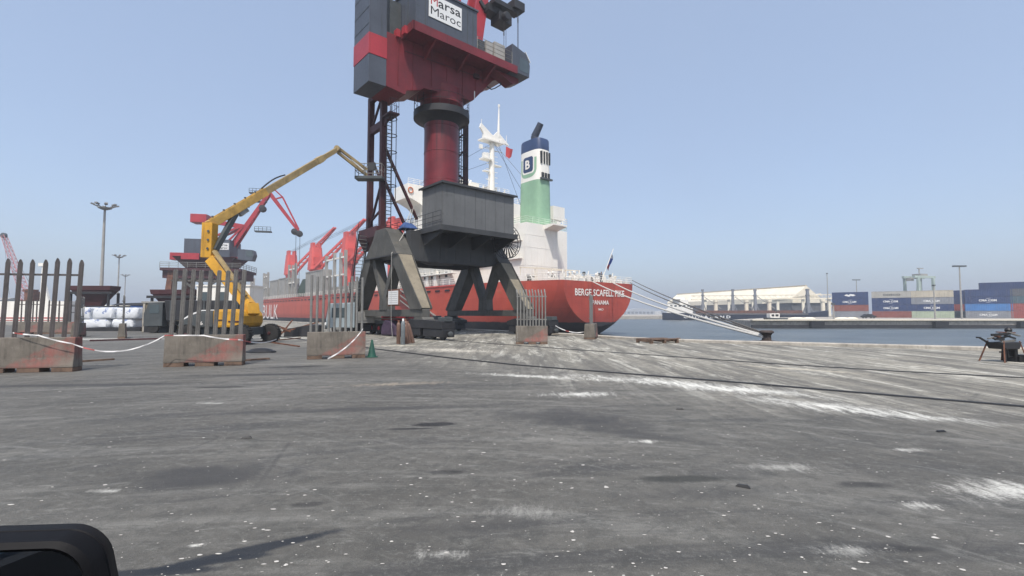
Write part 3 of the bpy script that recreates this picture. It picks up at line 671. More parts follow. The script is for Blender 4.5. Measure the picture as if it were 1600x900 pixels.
# names on the transom and the side
t = text_obj('BERGE SCAFELL PIKE', 'lettering', M['letter_white'], hull, 12.5, 1.1, .022); face_mat(t, (-6.2,-.06,4.5), (1,0,0), (0,0,1))
t = text_obj('PANAMA', 'lettering', M['letter_white'], hull, 4.2, .7, .02); face_mat(t, (-2.1,-.06,3.15), (1,0,0), (0,0,1))
t = text_obj('IMO', 'lettering', M['letter_white'], hull, 1.3, .35, .01); face_mat(t, (-.6,-.03,2.2), (1,0,0), (0,0,1))
t = text_obj('BULK', 'lettering', M['letter_white'], hull, 20.5, 5.2, .0); face_mat(t, (-13.26,154.0,-.3), (0,-1,0), (0,0,1))
t = text_obj('BERGE', 'lettering', M['letter_white'], hull, 24, 5.2, .0); face_mat(t, (-13.26,184,-.3), (0,-1,0), (0,0,1))
# railing around the stern
b = MB(); rp = [(-deck_hw(u)+.15,u,ZD-.02) for u in (22,16,12,8,5,3,1,.1)] + [(deck_hw(u)-.15,u,ZD-.02) for u in (.1,3,8,14,22)]
railing(b, rp, 1.15, .035, 1.6, 3); b.build('stern_railing', M['ship_white'], ship)
b = MB(); railing(b, [(-13.1,22,ZD+.1),(-13.1,158,ZD+.1)], 1.1, .04, 2.2, 3); b.build('side_railing', M['ship_white'], ship)
# mooring deck fittings
for x, u in ((-7.8,9.0),(-5.2,6.0),(-1.5,4.0),(2.6,4.5),(6.6,5.0)):
    b = MB(); b.lathe([(.95,-1.0),(.95,-.9),(.45,-.88),(.45,.2),(.95,.22),(.95,.32)], (x,u,ZD+.5), 'x', 18); wi = b.build('mooring_winch', M['ship_white'], ship, True)
    b = MB(); b.lathe([(.8,-.86),(.8,.18)], (x,u,ZD+.5), 'x', 18); b.build('rope_coil', M['rope_dark'], wi, True)
    b = MB(); b.box(x-1.2,x+.6,u-.6,u+.6,ZD-.55,ZD-.1); b.box(x+.5,x+1.3,u-.4,u+.4,ZD-.3,ZD+.9); b.build('winch_bed', M['ship_white'], wi)
for x in (-6.5,-3.2,.4,3.4,6.4):
    b = MB()
    for k in (-.35,.35): b.lathe([(.18,-.5),(.18,.5),(.24,.55),(.2,.62)], (x+k,.9,ZD), 'z', 10)
    b.box(x-.7,x+.7,.6,1.2,ZD-.5,ZD-.3); b.build('bollard', M['ship_white'], ship, True)
for x in (-7.4,-4.4,5.0,7.4):
    b = MB(); b.box(x-.6,x+.6,.1,.5,ZD-.05,ZD+.42); b.build('fairlead', M['ship_white'], ship, bevel=.08)
for x in (1.5,3.2,-.8,-6.9,-3.0,5.6):
    b = MB(); b.box(x-.3,x+.3,1.6,2.2,ZD-.5,ZD+1.2); b.beam((x,1.9,ZD+1.2),(x+.2,1.9,ZD+1.9),.12); b.build('deck_vent', M['ship_white'], ship)
b = MB()
for x in (-8,-4.6,-1.2,2.2): b.beam((x,10.5,ZD-.5),(x,10.5,ZD+2.7),.12); b.beam((x,6.5,ZD-.5),(x,6.5,ZD+2.4),.1)
b.beam((-8.2,10.5,ZD+2.7),(2.4,10.5,ZD+2.7),.14); b.beam((-8.2,6.5,ZD+2.4),(2.4,6.5,ZD+2.4),.1)
for x in (-8,-4.6,-1.2,2.2): b.beam((x,10.5,ZD+2.7),(x,6.5,ZD+2.4),.1)
b.build('awning_frame', M['cream'], ship)
r9 = random.Random(21)
for i in range(16):                                        # lockers, reels and vents crowding the aft deck
    x = -8.0+i*1.02+r9.uniform(-.2,.2); u = r9.uniform(1.4,3.2)+abs(x)*.12; h = r9.uniform(.7,1.5); b = MB(); w_ = r9.uniform(.18,.4)
    b.box(x-w_,x+w_,u-.3,u+.3,ZD-.5,ZD-.1+h*.5); b.tube((x,u,ZD),(x,u,ZD+h),.1,n=8); b.lathe([(.05,-.16),(.26,-.14),(.26,.14),(.05,.16)], (x,u,ZD+h), 'y', 10); b.build('deck_fitting', M[['ship_white','ship_white','dark_grey','cream'][i%4]], ship)
# ensign staff and flag
b = MB(); b.beam((.9,.6,ZD),(2.6,-.7,ZD+5.6),.1); st = b.build('ensign_staff', M['ship_white'], ship)
b = MB(); fp = []
for i in range(7):
    z = ZD+4.8-i*.38; k = .12*math.sin(i*1.1)
    fp.append([(2.4-.12*i,-.5+.09*i,z),(2.95+k-.11*i,-.3+.1*i+k,z-.25),(3.3+k-.10*i,-.1+.1*i,z-.55)])
b.loft(fp, False, False)
n = NT('ensign_cloth'); q = n.sep()
fc = n.mix(n.ramp(q[2], ZD+2.9, ZD+3.1), (.35,.03,.05), (.05,.1,.35)); fc = n.mix(n.ramp(q[2], ZD+4.0, ZD+4.15), fc, (.7,.7,.72))
b.build('ensign', n.out(fc,.8), st)
# accommodation
b = MB(); b.box(-5.3,2.6,12.0,26,ZD-.55,17.75); b.box(2.6,6.8,13.5,26,ZD-.55,17.5); acc = b.build('accommodation_block', M['ship_white'], ship)
b = MB(); b.box(-11.5,11.5,26,43,ZD-.55,21.5); b.build('accommodation_block', M['ship_white'], ship)
b = MB(); b.box(-7.5,7.5,27,41,21.5,25.2); b.build('accommodation_block', M['ship_white'], ship)
b = MB(); b.box(-7.8,7.8,32,43.5,25.2,28.4); wh = b.build('wheelhouse', M['ship_white'], ship)
for s in (-1,1):
    # bridge wing with its arched underside
    prof = [(7.8*s,28.3),(14.6*s,28.3),(14.6*s,25.4),(13.6*s,25.2),(11.6*s,24.4),(9.8*s,22.9),(8.6*s,21.6),(7.8*s,21.5)]
    b = MB(); b.prism(prof, 'y', 37.5, 43.4); wg = b.build('bridge_wing', M['ship_white'], ship)
    b = MB(); b.torus((14.0*s,37.4,26.9), .55, .12, 'y', 16, 6); b.build('life_ring', plain('ring_orange',(.55,.16,.06),.6), wg, True)
for i in range(9):
    b = MB(); b.box(-7.2+i*1.62,-5.9+i*1.62,43.5,43.56,26.2,27.6); b.build('window', M['glass'], wh)
for i in range(5):
    b = MB(); b.box(-7.86,-7.8,33.0+i*2.1,34.4+i*2.1,26.2,27.6); b.build('window', M['glass'], wh)
for j in range(4):
    for i in range(6):
        b = MB(); b.box(-11.53,-11.5,27.4+i*2.6,28.2+i*2.6,8.6+j*3.1,9.6+j*3.1); b.build('window', M['glass'], acc)
for z in (10.2,13.4,15.6):
    b = MB(); b.box(-5.33,2.62,11.97,12.0,z,z+.06); b.box(-5.33,-5.3,12.0,26,z,z+.06); b.build('plate_seam', M['ship_white'], acc)
for x, z in ((-4.2,ZD-.4),(-.4,ZD-.4)):
    b = MB(); b.box(x,x+.9,11.94,12.0,z,z+2.0); b.build('door', M['steel_grey'], acc, bevel=.02)
b = MB(); b.box(-5.8,-5.34,13,25.5,11.4,11.55); railing(b, [(-5.75,13,11.55),(-5.75,25.5,11.55)], 1.1,.04,1.3,3); b.box(-5.8,-5.34,13,25.5,14.6,14.75); railing(b, [(-5.75,13,14.75),(-5.75,25.5,14.75)], 1.1,.04,1.3,3); b.build('side_gallery', M['ship_white'], ship)
for z in (11.6,14.6,17.8):
    b = MB(); b.box(-12.6,12.6,25.2,43.2,z,z+.15); railing(b, [(-12.5,43,z+.15),(-12.5,25.3,z+.15),(-5.4,25.3,z+.15)], 1.1,.045,1.5,3); b.build('deck_gallery', M['ship_white'], ship)
b = MB(); railing(b, [(-11.4,26.1,21.5),(-11.4,43,21.5)], 1.1,.045,1.4,3); railing(b, [(-11.4,26.1,21.5),(11,26.1,21.5)], 1.1,.045,1.4,3); railing(b, [(-7.4,27.1,25.2),(7.4,27.1,25.2)], 1.1,.045,1.4,3); railing(b, [(-14.5,37.6,28.3),(-7.8,37.6,28.3),(-7.8,32,28.4),(7.8,32,28.4)], 1.1,.045,1.4,3); b.build('railing', M['ship_white'], ship)
b = MB(); railing(b, [(-5.2,12.1,17.75),(2.5,12.1,17.75),(2.5,13.6,17.6),(6.7,13.6,17.5),(6.7,25,17.5)], 1.1, .045, 1.5, 3); railing(b, [(-5.2,12.1,17.75),(-5.2,25.9,17.75)], 1.1, .045, 1.5, 3); b.build('railing', paint('rail_green',(.5,.62,.5),.5), ship)
b = MB(); b.prism([(12.0,17.74),(9.6,17.74),(9.6,17.45),(12.0,16.9)], 'x', -.9, 2.6); b.build('aft_balcony', M['ship_white'], ship)
b = MB(); railing(b, [(-.9,9.65,17.75),(2.6,9.65,17.75),(2.6,12,17.75)], 1.1, .045, 1.2, 3); b.build('railing', M['ship_white'], ship)
for x0,x1,u0,u1,z0,z1 in ((-7.6,-5.35,15.5,19.0,18.9,21.4),(4.6,7.8,15,18,20.0,22.6),(5.0,6.2,14.6,15.6,18.2,19.4),(-7.5,-5.4,22,26,21.5,24.0)):
    b = MB(); b.box(x0,x1,u0,u1,z0,z1); b.box(x0+.4,x0+.6,u0+.5,u0+.7,17.5,z0); b.box(x1-.6,x1-.4,u1-.7,u1-.5,17.5,z0); b.build('vent_box', M['ship_white'], ship)
b = MB()
for i in range(14): b.tube((-4+i*.6,27+.35*(i%5),25.2),(-4+i*.6,27+.35*(i%5),26.4+.7*((i*7)%3)),.12,n=6)
b.beam((-7.2,29,25.2),(-4.5,31,29.4),.9,.3); b.beam((-6.2,29,25.2),(-3.5,31,29.4),.3,.3); b.box(-4.5,-2.5,29.5,31,27.2,28.6); b.box(-1,1.5,28.5,30.5,26.0,28.2); b.build('monkey_island_gear', M['ship_white'], ship)
b = MB(); b.box(-9.5,-3.0,33,33.3,28.6,29.5); b.beam((-9.5,33,28.4),(-3,33,29.8),.25,.9); b.build('radar_screen', M['black_steel'], ship)
# signal mast
mt = Vector((-1.1,27,0)); b = MB(); b.tube(mt+Vector((0,0,25.2)), mt+Vector((0,0,37)), .62, .5, 12)
b.prism([(-1.1-2.9,40.3),(-1.1-3.2,39.4),(-1.1-.6,36.4),(-1.1+.6,36.4),(-1.1+1.9,37.8),(-1.1+4.4,37.2),(-1.1+4.3,37.5),(-1.1+1.4,39.6),(-1.1+.2,38.4)], 'y', 26.8, 27.2)
b.box(-4.0,1.4,26,28,36.9,37.2); b.tube((.6,27,38.5),(.75,27,45.2),.3,.1,8); b.tube((.75,27,45.0),(.75,27,45.5),.22,n=8)
b.box(-3.4,-2.6,26.6,27.4,37.2,38.3); b.box(.9,1.5,26.6,27.4,37.3,38.0); b.tube((-3.8,27,39.5),(-3.8,27,41.2),.06,n=5); b.tube((2.8,27,37.3),(2.8,27,39.4),.05,n=5); b.beam((-3.9,27,35.4),(1.6,27,35.4),.1); b.box(-4.3,-3.6,26.8,27.2,35.1,35.9); b.box(-3.8,-1.6,26.2,27.8,33.0,33.3); b.box(-3.3,-1.9,26.6,27.4,30.6,30.8); b.box(-3.4,-2.2,26.6,27.4,33.3,34.4); b.box(-.6,1.2,26.6,27.4,32.2,32.4)
for k in range(7): b.beam((-1.1,27,29+k*1.1),(-2.6+.15*(k%2),27,29.1+k*1.1),.12); b.beam((-1.1,27,28.6+k*1.1),(.4,27,28.7+k*1.1),.09)
b.beam((-2.2,27,25.2),(-1.5,27,36.5),.14); sm = b.build('signal_mast', M['ship_white'], ship, True)
b = MB()
for a, c in (((-1.1,27,36.8),(-12,38,28.4)),((-1.1,27,33),(-11,40,28.4)),((-.6,27,36.8),(4.5,20,22)),((-.4,27,36.8),(1.5,15.5,24)),((.6,27,37),(5.5,24,21.5))): b.tube(a,c,.035,n=4)
b.build('stay_wire', M['wire'], sm)
b = MB(); b.loft([[(2.6,26.9,37.0),(2.5,26.9,34.9)],[(3.6,26.7,36.7),(3.2,26.6,34.4)],[(4.7,27.1,36.9),(4.0,26.8,35.0)]], False, False); b.build('signal_flag', plain('flag_red',(.5,.05,.05),.8), sm)
# funnel
FC = Vector((0,15.5)); FV, FU = 1.75, 2.75
def fring(k, z, n=48):
    pts = []
    for i in range(n):
        a = 2*math.pi*i/n; c, s_ = math.cos(a), math.sin(a); e = .55
        pts.append((FC.x+FV*k*math.copysign(abs(c)**e,c), FC.y+FU*k*math.copysign(abs(s_)**e,s_), z))
    return pts
q = sloc(836,300,u=15.5); FC.x = q.x
b = MB(); b.loft([fring(1.10,17.7),fring(1.04,26.3)], True, True); fun = b.build('funnel', M['green'], ship, True)
b = MB(); b.loft([fring(1.043,26.31),fring(1.0,32.0)], True, True); b.build('white_band', M['ship_white'], fun, True)
b = MB(); b.loft([fring(1.003,32.01),fring(.99,33.9),fring(.93,34.2)], True, True); b.build('navy_band', M['navy'], fun, True)
b = MB(); c0 = Vector((FC.x-.2,FC.y-.3,34)); b.tube(c0,c0+Vector((-.1,.1,1.2)),.75,.7,16); b.tube(c0+Vector((-.1,.1,1.1)),c0+Vector((.3,-1.2,3.4)),.72,.6,16); b.tube(c0+Vector((.9,.6,0)),c0+Vector((.9,.6,1.0)),.22,n=10); b.build('exhaust_pipe', plain('exhaust_navy',(.03,.038,.06),.6), fun, True)
def wrap(poly, name, mat, off):
    """flat print on the funnel's port side: poly in (along the ship, z), pushed onto the curved plating"""
    bm = bmesh.new(); vs = [bm.verts.new((x,y,0)) for x, y in poly]; bm.faces.new(vs)
    bmesh.ops.triangulate(bm, faces=bm.faces)
    xs = [p[0] for p in poly]
    for k in range(1,10):
        x = min(xs)+(max(xs)-min(xs))*k/10
        bmesh.ops.bisect_plane(bm, geom=bm.verts[:]+bm.edges[:]+bm.faces[:], plane_co=(x,0,0), plane_no=(1,0,0))
    for v in bm.verts:
        s_ = max(-.98, min(.98, v.co.x/(FU*1.02))); e = .55
        a = math.asin(abs(s_)**(1/e)); z = v.co.y; k = 1.043 - .043*(z-26.3)/5.7
        vx = FC.x - (FV*k+off)*abs(math.cos(a))**e; v.co = Vector((vx, FC.y - v.co.x, z))
    me = bpy.data.meshes.new(name); bm.to_mesh(me); bm.free(); me.materials.append(mat); return link(name, me, fun)
def rr(cx, cy, hw, hh, r, bl=True):
    pts = []
    for (sx, sy, a0, rad) in ((1,1,0,r),(-1,1,90,r),(-1,-1,180,r),(1,-1,270,r)):
        for k in range(7): a = R(a0+15*k); pts.append((cx+sx*(hw-rad)+rad*math.cos(a), cy+sy*(hh-rad)+rad*math.sin(a)))
    return pts
LX, LZ = .05, 29.3
U_out = [(LX-2.05,LZ+1.3),(LX-2.05,LZ-.9)] + [(LX-2.05+1.4-1.4*math.cos(R(k)),LZ-.9-1.4*math.sin(R(k))) for k in range(0,91,15)] + [(LX+2.05-1.4+1.4*math.sin(R(k)),LZ-.9-1.4*math.cos(R(k))) for k in range(0,91,15)] + [(LX+2.05,LZ+1.3)]
wrap(U_out, 'emblem_cup', M['green'], .03)
wrap(rr(LX,LZ+.15,1.6,1.75,.6), 'emblem_field', M['ship_white'], .05)
wrap(rr(LX,LZ+.15,1.32,1.45,.5), 'emblem_badge', M['navy'], .07)
tb = text_obj('B', 'emblem_letter', M['letter_white'], fun, 1.25, 1.7, .03)
face_mat(tb, (FC.x-FV*1.02-.15, FC.y+.6, LZ-.7), (0,-1,0), (0,0,1))
for k in range(4):
    b = MB(); x = FC.x-1.15+k*.68; b.box(x,x+.34,FC.y-FU*1.03-.06,FC.y-FU*.9,29.3,31.6); b.build('louvre', M['black'], fun)
for k in range(3):
    b = MB(); x = FC.x-1.0+k*.75; b.box(x,x+.5,FC.y-FU*1.05-.10,FC.y-FU*.9,26.7,27.6); b.build('vent_grille', M['black_steel'], fun)
b = MB(); b.box(FC.x-1.4,FC.x+1.5,FC.y-FU*1.05-.35,FC.y-FU*1.02,26.3,26.6); b.build('vent_shelf', M['dark_grey'], fun)
# deck cranes
for i, (u, tip, foot) in enumerate(((165.5,(527,356),18.6),(135.3,(574,343),18.6),(103.2,(610,345),18.6),(71.3,(662,345),18.0))):
    b = MB(); b.lathe([(2.0,ZD-.5),(2.0,17.4),(2.35,17.6),(2.35,18.0)], (0,u,0), 'z', 20); dc = b.build('deck_crane', M['ship_crane_red'], ship, True)
    b = MB(); b.loft([[(x*k,u+y*k,z) for x, y in ((-2.1,-1.6),(-1.6,-2.1),(1.6,-2.1),(2.1,-1.6),(2.1,1.6),(1.6,2.1),(-1.6,2.1),(-2.1,1.6))] for k, z in ((1.12,18.02),(1.08,20),(.86,26.4))], True, True)
    b.box(-1.6,-.7,u-1.4,u+1.4,26.3,28.2); b.box(.7,1.6,u-1.4,u+1.4,26.3,28.2); b.box(-1.4,1.4,u-2.9,u-1.9,20,22.6); b.build('crane_house', M['ship_crane_red'], dc)
    q = sloc(tip[0],tip[1],u=u-27)
    base = Vector((0,u-2.2,foot)); tv = Vector((q.x*.9,u-27,q.z))
    b = MB(); dd = (tv-base); sd = Vector((1,0,0))
    for s in (-1,1): b.beam(base+sd*s*1.3, tv+sd*s*.35, .45, 1.1, h1=.6)
    for k in range(1,12): p = base+dd*(k/12); w_ = 1.3-.95*k/12; b.beam(p-sd*w_, p+sd*w_, .2, .35)
    b.build('jib', M['ship_crane_red'], dc)
    b = MB()
    for s in (-.6,.6): b.tube((s,u,28.0), tv+sd*s*.4, .05, n=4); b.tube((s,u,27.6), base+dd*.92+sd*s*.4, .05, n=4)
    b.build('luffing_wire', M['wire'], dc)
# hatch covers, folded gantry boxes and log stanchions
for u0, u1 in ((46,66),(76,98),(108,130),(140,161),(168,176)):
    b = MB(); b.box(-9,9,u0,u1,ZD-.5,ZD+2.0); b.box(-8.6,8.6,u0+.3,u1-.3,ZD+2.0,ZD+2.7)
    for k in range(6): uu = u0+(u1-u0)*(k+.5)/6; b.box(-9.1,-9.0,uu-.1,uu+.1,ZD-.5,ZD+2)
    b.build('hatch_cover', M['steel_grey'], ship)
for u0, u1, h in ((92,107,7.8),(69,73,3.0),(122,128,6.8),(129,137,7.4),(138,149,7.2),(153,168,4.8)):
    b = MB(); b.box(-12.3,-9.6,u0,u1,ZD-.4,ZD+h)
    k = 0
    while u0+.4+k*2.4 < u1: b.box(-12.38,-12.3,u0+.4+k*2.4,u0+.65+k*2.4,ZD-.3,ZD+h-.2); k += 1
    b.box(-12.42,-12.3,u0,u1,ZD+h-.3,ZD+h); b.build('cargo_bin', M['steel_grey'], ship)
for us_, h in (((74.2,77.5,82.0,88.2),11.6),((116.2,119.2,123.4),11.4),((150.0,153.0,156.0),10.6),((172,175,176.5),9.5)):
    for k, u in enumerate(us_):
        b = MB(); b.box(-13.0,-12.3,u-.35,u+.35,ZD-.4,ZD+h-(k%2)*.4); b.build('log_stanchion', M['steel_grey'], ship, bevel=.04)
    b = MB()
    for z in (ZD+h*.45, ZD+h*.85): b.beam((-12.6,us_[0],z),(-12.6,us_[-1],z),.4,.4)
    b.build('stanchion_tie', M['ship_white'], ship)
b = MB(); b.prism([(107.5,ZD),(115,ZD),(115,ZD+2.6),(110.5,ZD+5.8),(107.5,ZD+5.8)], 'x', -12.2,-9.5); b.build('grab_bucket', paint('grab_green',(.045,.07,.05),.6), ship)
# forward accommodation side: gear seen under the portal
b = MB()
for u, h in ((30,3.2),(33,2.4),(38,3.4),(47,4.2),(52,3.0),(56,5.0)): b.box(-12.4,-11.7,u,u+.9,ZD-.5,ZD+h)
for u in range(44,60,2): b.beam((-12.8,u,ZD),(-12.8,u+.6,ZD+1.6+.5*(u%3)),.12)
railing(b, [(-12.6,24,ZD+2.5),(-12.6,43,ZD+2.5)], 1.1,.04,1.4,3); b.box(-12.8,-11.4,24,43,ZD+2.3,ZD+2.5); b.build('side_deck_gear', M['ship_white'], ship)
b = MB()
for k in range(3): b.beam((-13.45-.02*k,24+2.5*k,-.5),(-13.45-.02*k,44+3*k,ZD+.5),.5,.12)
b.build('gangway', M['galv'], ship)

# person standing at the stern rail
def skin_person(name, joints, edges, mats, parent=None):
    me = bpy.data.meshes.new(name); me.from_pydata([j[0] for j in joints], edges, []); me.update()
    o = link(name, me, parent); sk = o.modifiers.new('skin','SKIN'); ss = o.modifiers.new('sub','SUBSURF'); ss.levels = 1; ss.render_levels = 2
    if me.skin_vertices:
        for v, j in zip(me.skin_vertices[0].data, joints): v.radius = (j[1], j[2]); v.use_root = False
        me.skin_vertices[0].data[0].use_root = True
    me.materials.append(mats); return o
n = NT('crew_clothes'); q = n.sep()
c = n.mix(n.ramp(q[2],.84,.9),(.03,.035,.05),(.10,.11,.13)); c = n.mix(n.ramp(q[2],1.42,1.47),c,(.22,.12,.08)); c = n.mix(n.ramp(q[2],1.66,1.68),c,(.02,.02,.02))
J = [((0,0,.95),.15,.11),((0,0,1.15),.15,.11),((0,0,1.38),.19,.12),((0,0,1.5),.06,.06),((0,-.02,1.62),.09,.11),((0,-.01,1.76),.07,.08),
     ((.10,0,.88),.09,.09),((.11,.02,.5),.065,.065),((.11,0,.09),.045,.05),((.12,-.14,.03),.04,.03),
     ((-.10,0,.88),.09,.09),((-.12,.0,.5),.065,.065),((-.13,.05,.09),.045,.05),((-.13,-.09,.03),.04,.03),
     ((.22,0,1.40),.06,.06),((.28,-.02,1.14),.045,.045),((.22,-.22,1.05),.035,.035),((.2,-.3,1.06),.03,.03),
     ((-.22,0,1.40),.06,.06),((-.29,.0,1.14),.045,.045),((-.24,-.2,1.02),.035,.035),((-.22,-.28,1.02),.03,.03)]
E_ = [(0,1),(1,2),(2,3),(3,4),(4,5),(0,6),(6,7),(7,8),(8,9),(0,10),(10,11),(11,12),(12,13),(2,14),(14,15),(15,16),(16,17),(2,18),(18,19),(19,20),(20,21)]
pp = onplane(939.5,428,UA,SHO,1.6); ploc = toloc(pp,SHO)
per = skin_person('person', J, E_, n.out(c,.85))
wp = SHO + VA*min(ploc.x,7.3) + UA*1.6; per.location = (wp.x, wp.y, ZD-.52+.55); per.rotation_euler = (0,0,TH); per.scale = (1.08,1.08,1.1)
tag(per, 'person in dark clothes standing at the stern rail of the red ship', 'person')
b = MB(); b.box(-.5,.5,-.4,.4,0,.55); pl = b.build('deck_step', M['ship_white'], ship); pl.location = (min(ploc.x,7.3),1.6,ZD-.52)

# mooring lines from the stern to the quay bollard
bol = G(1198,533.5)
b = MB(); b.lathe([(.36,-.02),(.36,.05),(.26,.08),(.24,.34),(.30,.46),(.40,.52),(.40,.60),(.3,.66)], (0,0,0), 'z', 20); bo = b.build('mooring_bollard', M['bollard_iron'], None, True)
bo.location = (bol.x,bol.y,0); bo.scale = (1.05,1.05,1.05); tag(bo, 'rusty iron bollard on the quay edge holding the white mooring ropes', 'bollard')
b = MB(); b.box(-.6,.6,-.45,.45,-.01,.03); b.build('base_plate', M['bollard_iron'], bo)
for i, (px, py, ex, lab, mt) in enumerate(((926,440,-.3,'lowest white mooring rope from the ship name plate to the bollard','rope'),(956,441,.0,'white mooring rope running beside the lowest one to the bollard','rope'),(985,442,.15,'thin pale mooring rope from the starboard stern corner','rope_dark'),(988,438,.3,'topmost grey mooring rope from the starboard stern corner','rope_dark'))):
    a = onplane(px,py,UA,SHO,-.15); e = Vector((bol.x-.2+ex*.3,bol.y+ex*.2,.30+.07*i)); b = MB(); prev = None; pts = []
    for k in range(25):
        t_ = k/24; p = a.lerp(e,t_); p.z -= (1.5-.25*i)*4*t_*(1-t_)*.35; pts.append(p)
    b.path(pts, .085 if i < 2 else .055, 6)
    tag(b.build('mooring_rope', M[mt]), lab, 'rope', 'mooring ropes to the bollard')
# ================================================================== FENCE BLOCKS ON THE QUAY
def fence_block(p0, p1, label, bars, mat, style, top=3.15, rails=((2.72,),), group='concrete blocks carrying palisade fence', depth=.22, lean=0.0, span=(.06,.94), rz=None, H=1.03):
    p0 = Vector(p0); p1 = Vector(p1); d = p1-p0; Ln = d.length; ang = math.atan2(d.y,d.x)
    side = Vector((-d.y,d.x,0)).normalized()
    mid = (p0+p1)/2 + side*depth
    root = thing('fence_block', label, 'fence', (mid.x,mid.y,0), ang, group)
    h = Ln/2; b = MB()
    b.prism([(-depth,.13),(-depth,.2),(-depth+.03,.42),(-depth+.06,H),(depth-.06,H),(depth-.03,.42),(depth,.2),(depth,.13)], 'x', -h, h)
    b.build('block', M['conc'], root, bevel=.02)
    for x0, x1 in ((-h,-h*.48),(-h*.22,h*.28),(h*.52,h)):
        b = MB(); b.box(x0+.01,x1-.01,-depth+.01,depth-.01,0,.128); b.build('foot', M['wood'], root, bevel=.01)
    for i in range(bars):
        t = span[0]+(span[1]-span[0])*(i+.0)/(bars-1); x = -h+Ln*t; jx = rnd.uniform(-.012,.012); lx = lean+rnd.uniform(-.015,.015); b = MB()
        tp = top+rnd.uniform(-.03,.03)
        if style in ('pale','round'):
            w_ = .070
            prof = lambda z, k=1.0, o=0: [(x+jx+o-w_*k,-.02,z),(x+jx+o-w_*.45*k,-.045,z),(x+jx+o,-.03,z),(x+jx+o+w_*.45*k,-.045,z),(x+jx+o+w_*k,-.02,z),(x+jx+o+w_*.45*k,.0,z),(x+jx+o-w_*.45*k,.0,z)]
            b.loft([prof(H-.02),prof(tp-(.12 if style == 'pale' else .05),1,lx),prof(tp-(.04 if style == 'pale' else .015),.6 if style == 'pale' else .8,lx),prof(tp,.15 if style == 'pale' else .5,lx)], True, True)
        elif style == 'tube':
            b.tube((x+jx,0,H-.02),(x+jx+lx,0,tp),.048,n=8)
        else:
            b.path([Vector((x+jx,0,H-.02)),Vector((x+jx,0,tp-.45)),Vector((x+jx-.02,.03,tp-.2)),Vector((x+jx-.05,.12,tp))], .042, 7)
        b.build('pale' if style != 'tube' else 'bar', M[mat], root)
    for z in rails:
        b = MB(); x0 = -h+Ln*span[0]-.08; x1 = -h+Ln*span[1]+.08; b.box(x0,x1,.005,.045,z-.03,z+.03); b.build('rail', M[mat], root)
    return root
a1 = G(113,581); a0 = a1+Vector((-2.35,-.42,0))
fence_block(a0, a1, 'fence block with dark brown pointed pales beside the car mirror', 8, 'galv_dark', 'pale', 3.4, (2.92,), span=(.03,.97), lean=.06)
fence_block(G(254,574), G(378,571), 'fence block with grey round-topped pales in front of the yellow lift', 9, 'galv_mid', 'round', 3.22, (2.84,), lean=.08)
fence_block(G(479,562), G(571,559), 'stained fence block with plain upright steel bars beside the green cone', 10, 'galv', 'tube', 3.2, (), lean=.0)
fence_block(G(806,538), G(856,538), 'fence block with bent-topped pales by the waterside crane leg', 10, 'galv', 'bent', 3.1, (2.72,1.4), depth=.3)
e0 = G(930,530.5); fence_block(e0, e0+Vector((.55,2.0,0)), 'fence block turned end-on in front of the ship stern', 9, 'galv', 'pale', 3.05, (2.7,1.4), depth=.38)
# farther blocks at the left
for (x, y, ang, nb, lab) in ((196,529,2.20,3,'small end-on fence block by the white bagged cargo'),(122,527,2.05,6,'weathered fence block standing behind the dark brown fence')):
    p = G(x,y); dv = Vector((math.cos(ang),math.sin(ang),0))*1.9
    fence_block(p, p+dv, lab, nb, 'galv', 'pale', 3.0, (2.6,1.5), group='concrete blocks carrying palisade fence', lean=.03)
p = G(20,522); fence_block(p, p+Vector((2.2,.1,0)), 'distant fence block with thin pales seen through the dark fence', 7, 'galv_dark', 'pale', 2.9, (2.5,), span=(.05,.9))
p = G(66,522); fence_block(p, p+Vector((2.4,.3,0)), 'distant fence block before the white striped wall', 6, 'galv_dark', 'pale', 2.85, (2.45,), span=(.1,.95))

# red and white warning tape
def tape_mat():
    n = NT('warning_tape'); q = n.sep()
    f = n.math('PINGPONG', n.math('MULTIPLY', q[0], .55), .5)
    return n.out(n.mix(n.ramp(f,.06,.08),(.42,.10,.09),(.72,.70,.68)), .5)
M['tape'] = tape_mat()
def tape(pts, label, w_=.019):
    b = MB(); rings = []
    for i, p in enumerate(pts):
        p = Vector(p); k = .3*math.sin(i*1.7)
        rings.append([p+Vector((0,k*w_,-w_)), p+Vector((0,-k*w_,w_))])
    b.loft(rings, False, False); tag(b.build('barrier_tape', M['tape']), label, 'tape')
def sag(a, c, s, n=14):
    a = Vector(a); c = Vector(c)
    return [a.lerp(c,i/n)-Vector((0,0,s*4*(i/n)*(1-i/n))) for i in range(n+1)]
A1 = W(20,520,14.2); A2 = W(60,524,14.2); A3 = W(113,537,14.35); B1 = W(258,524,15.3); B2 = W(318,524,15.5); B3 = W(376,531,15.8)
tape(sag(A1,A2,.01,6)+sag(A2,A3,.02,6)[1:]+sag(A3,B1,.36)[1:], 'red and white tape sagging from the dark fence to the next block')
tape(sag(B1,B2,.0,6)+sag(B2,B3,.03,6)[1:]+sag(B3,W(432,530,21),.12)[1:], 'red and white tape draped over the block before the yellow lift')
tape(sag(W(567,514,18.7),W(548,536,18.5),.03,8)+sag(W(548,536,18.5),W(512,560.5,18.0),.05,8)[1:], 'white tape hanging down the stained block by the cone', .03)
tape(sag(W(868,509,31),W(919,517,33),.25), 'pale tape slung low between the two blocks by the ship', .03)
tape(sag(W(808,512,27.1),W(809,536,27.0),.0,6), 'torn tape on the end of the bent-topped fence block', .05)

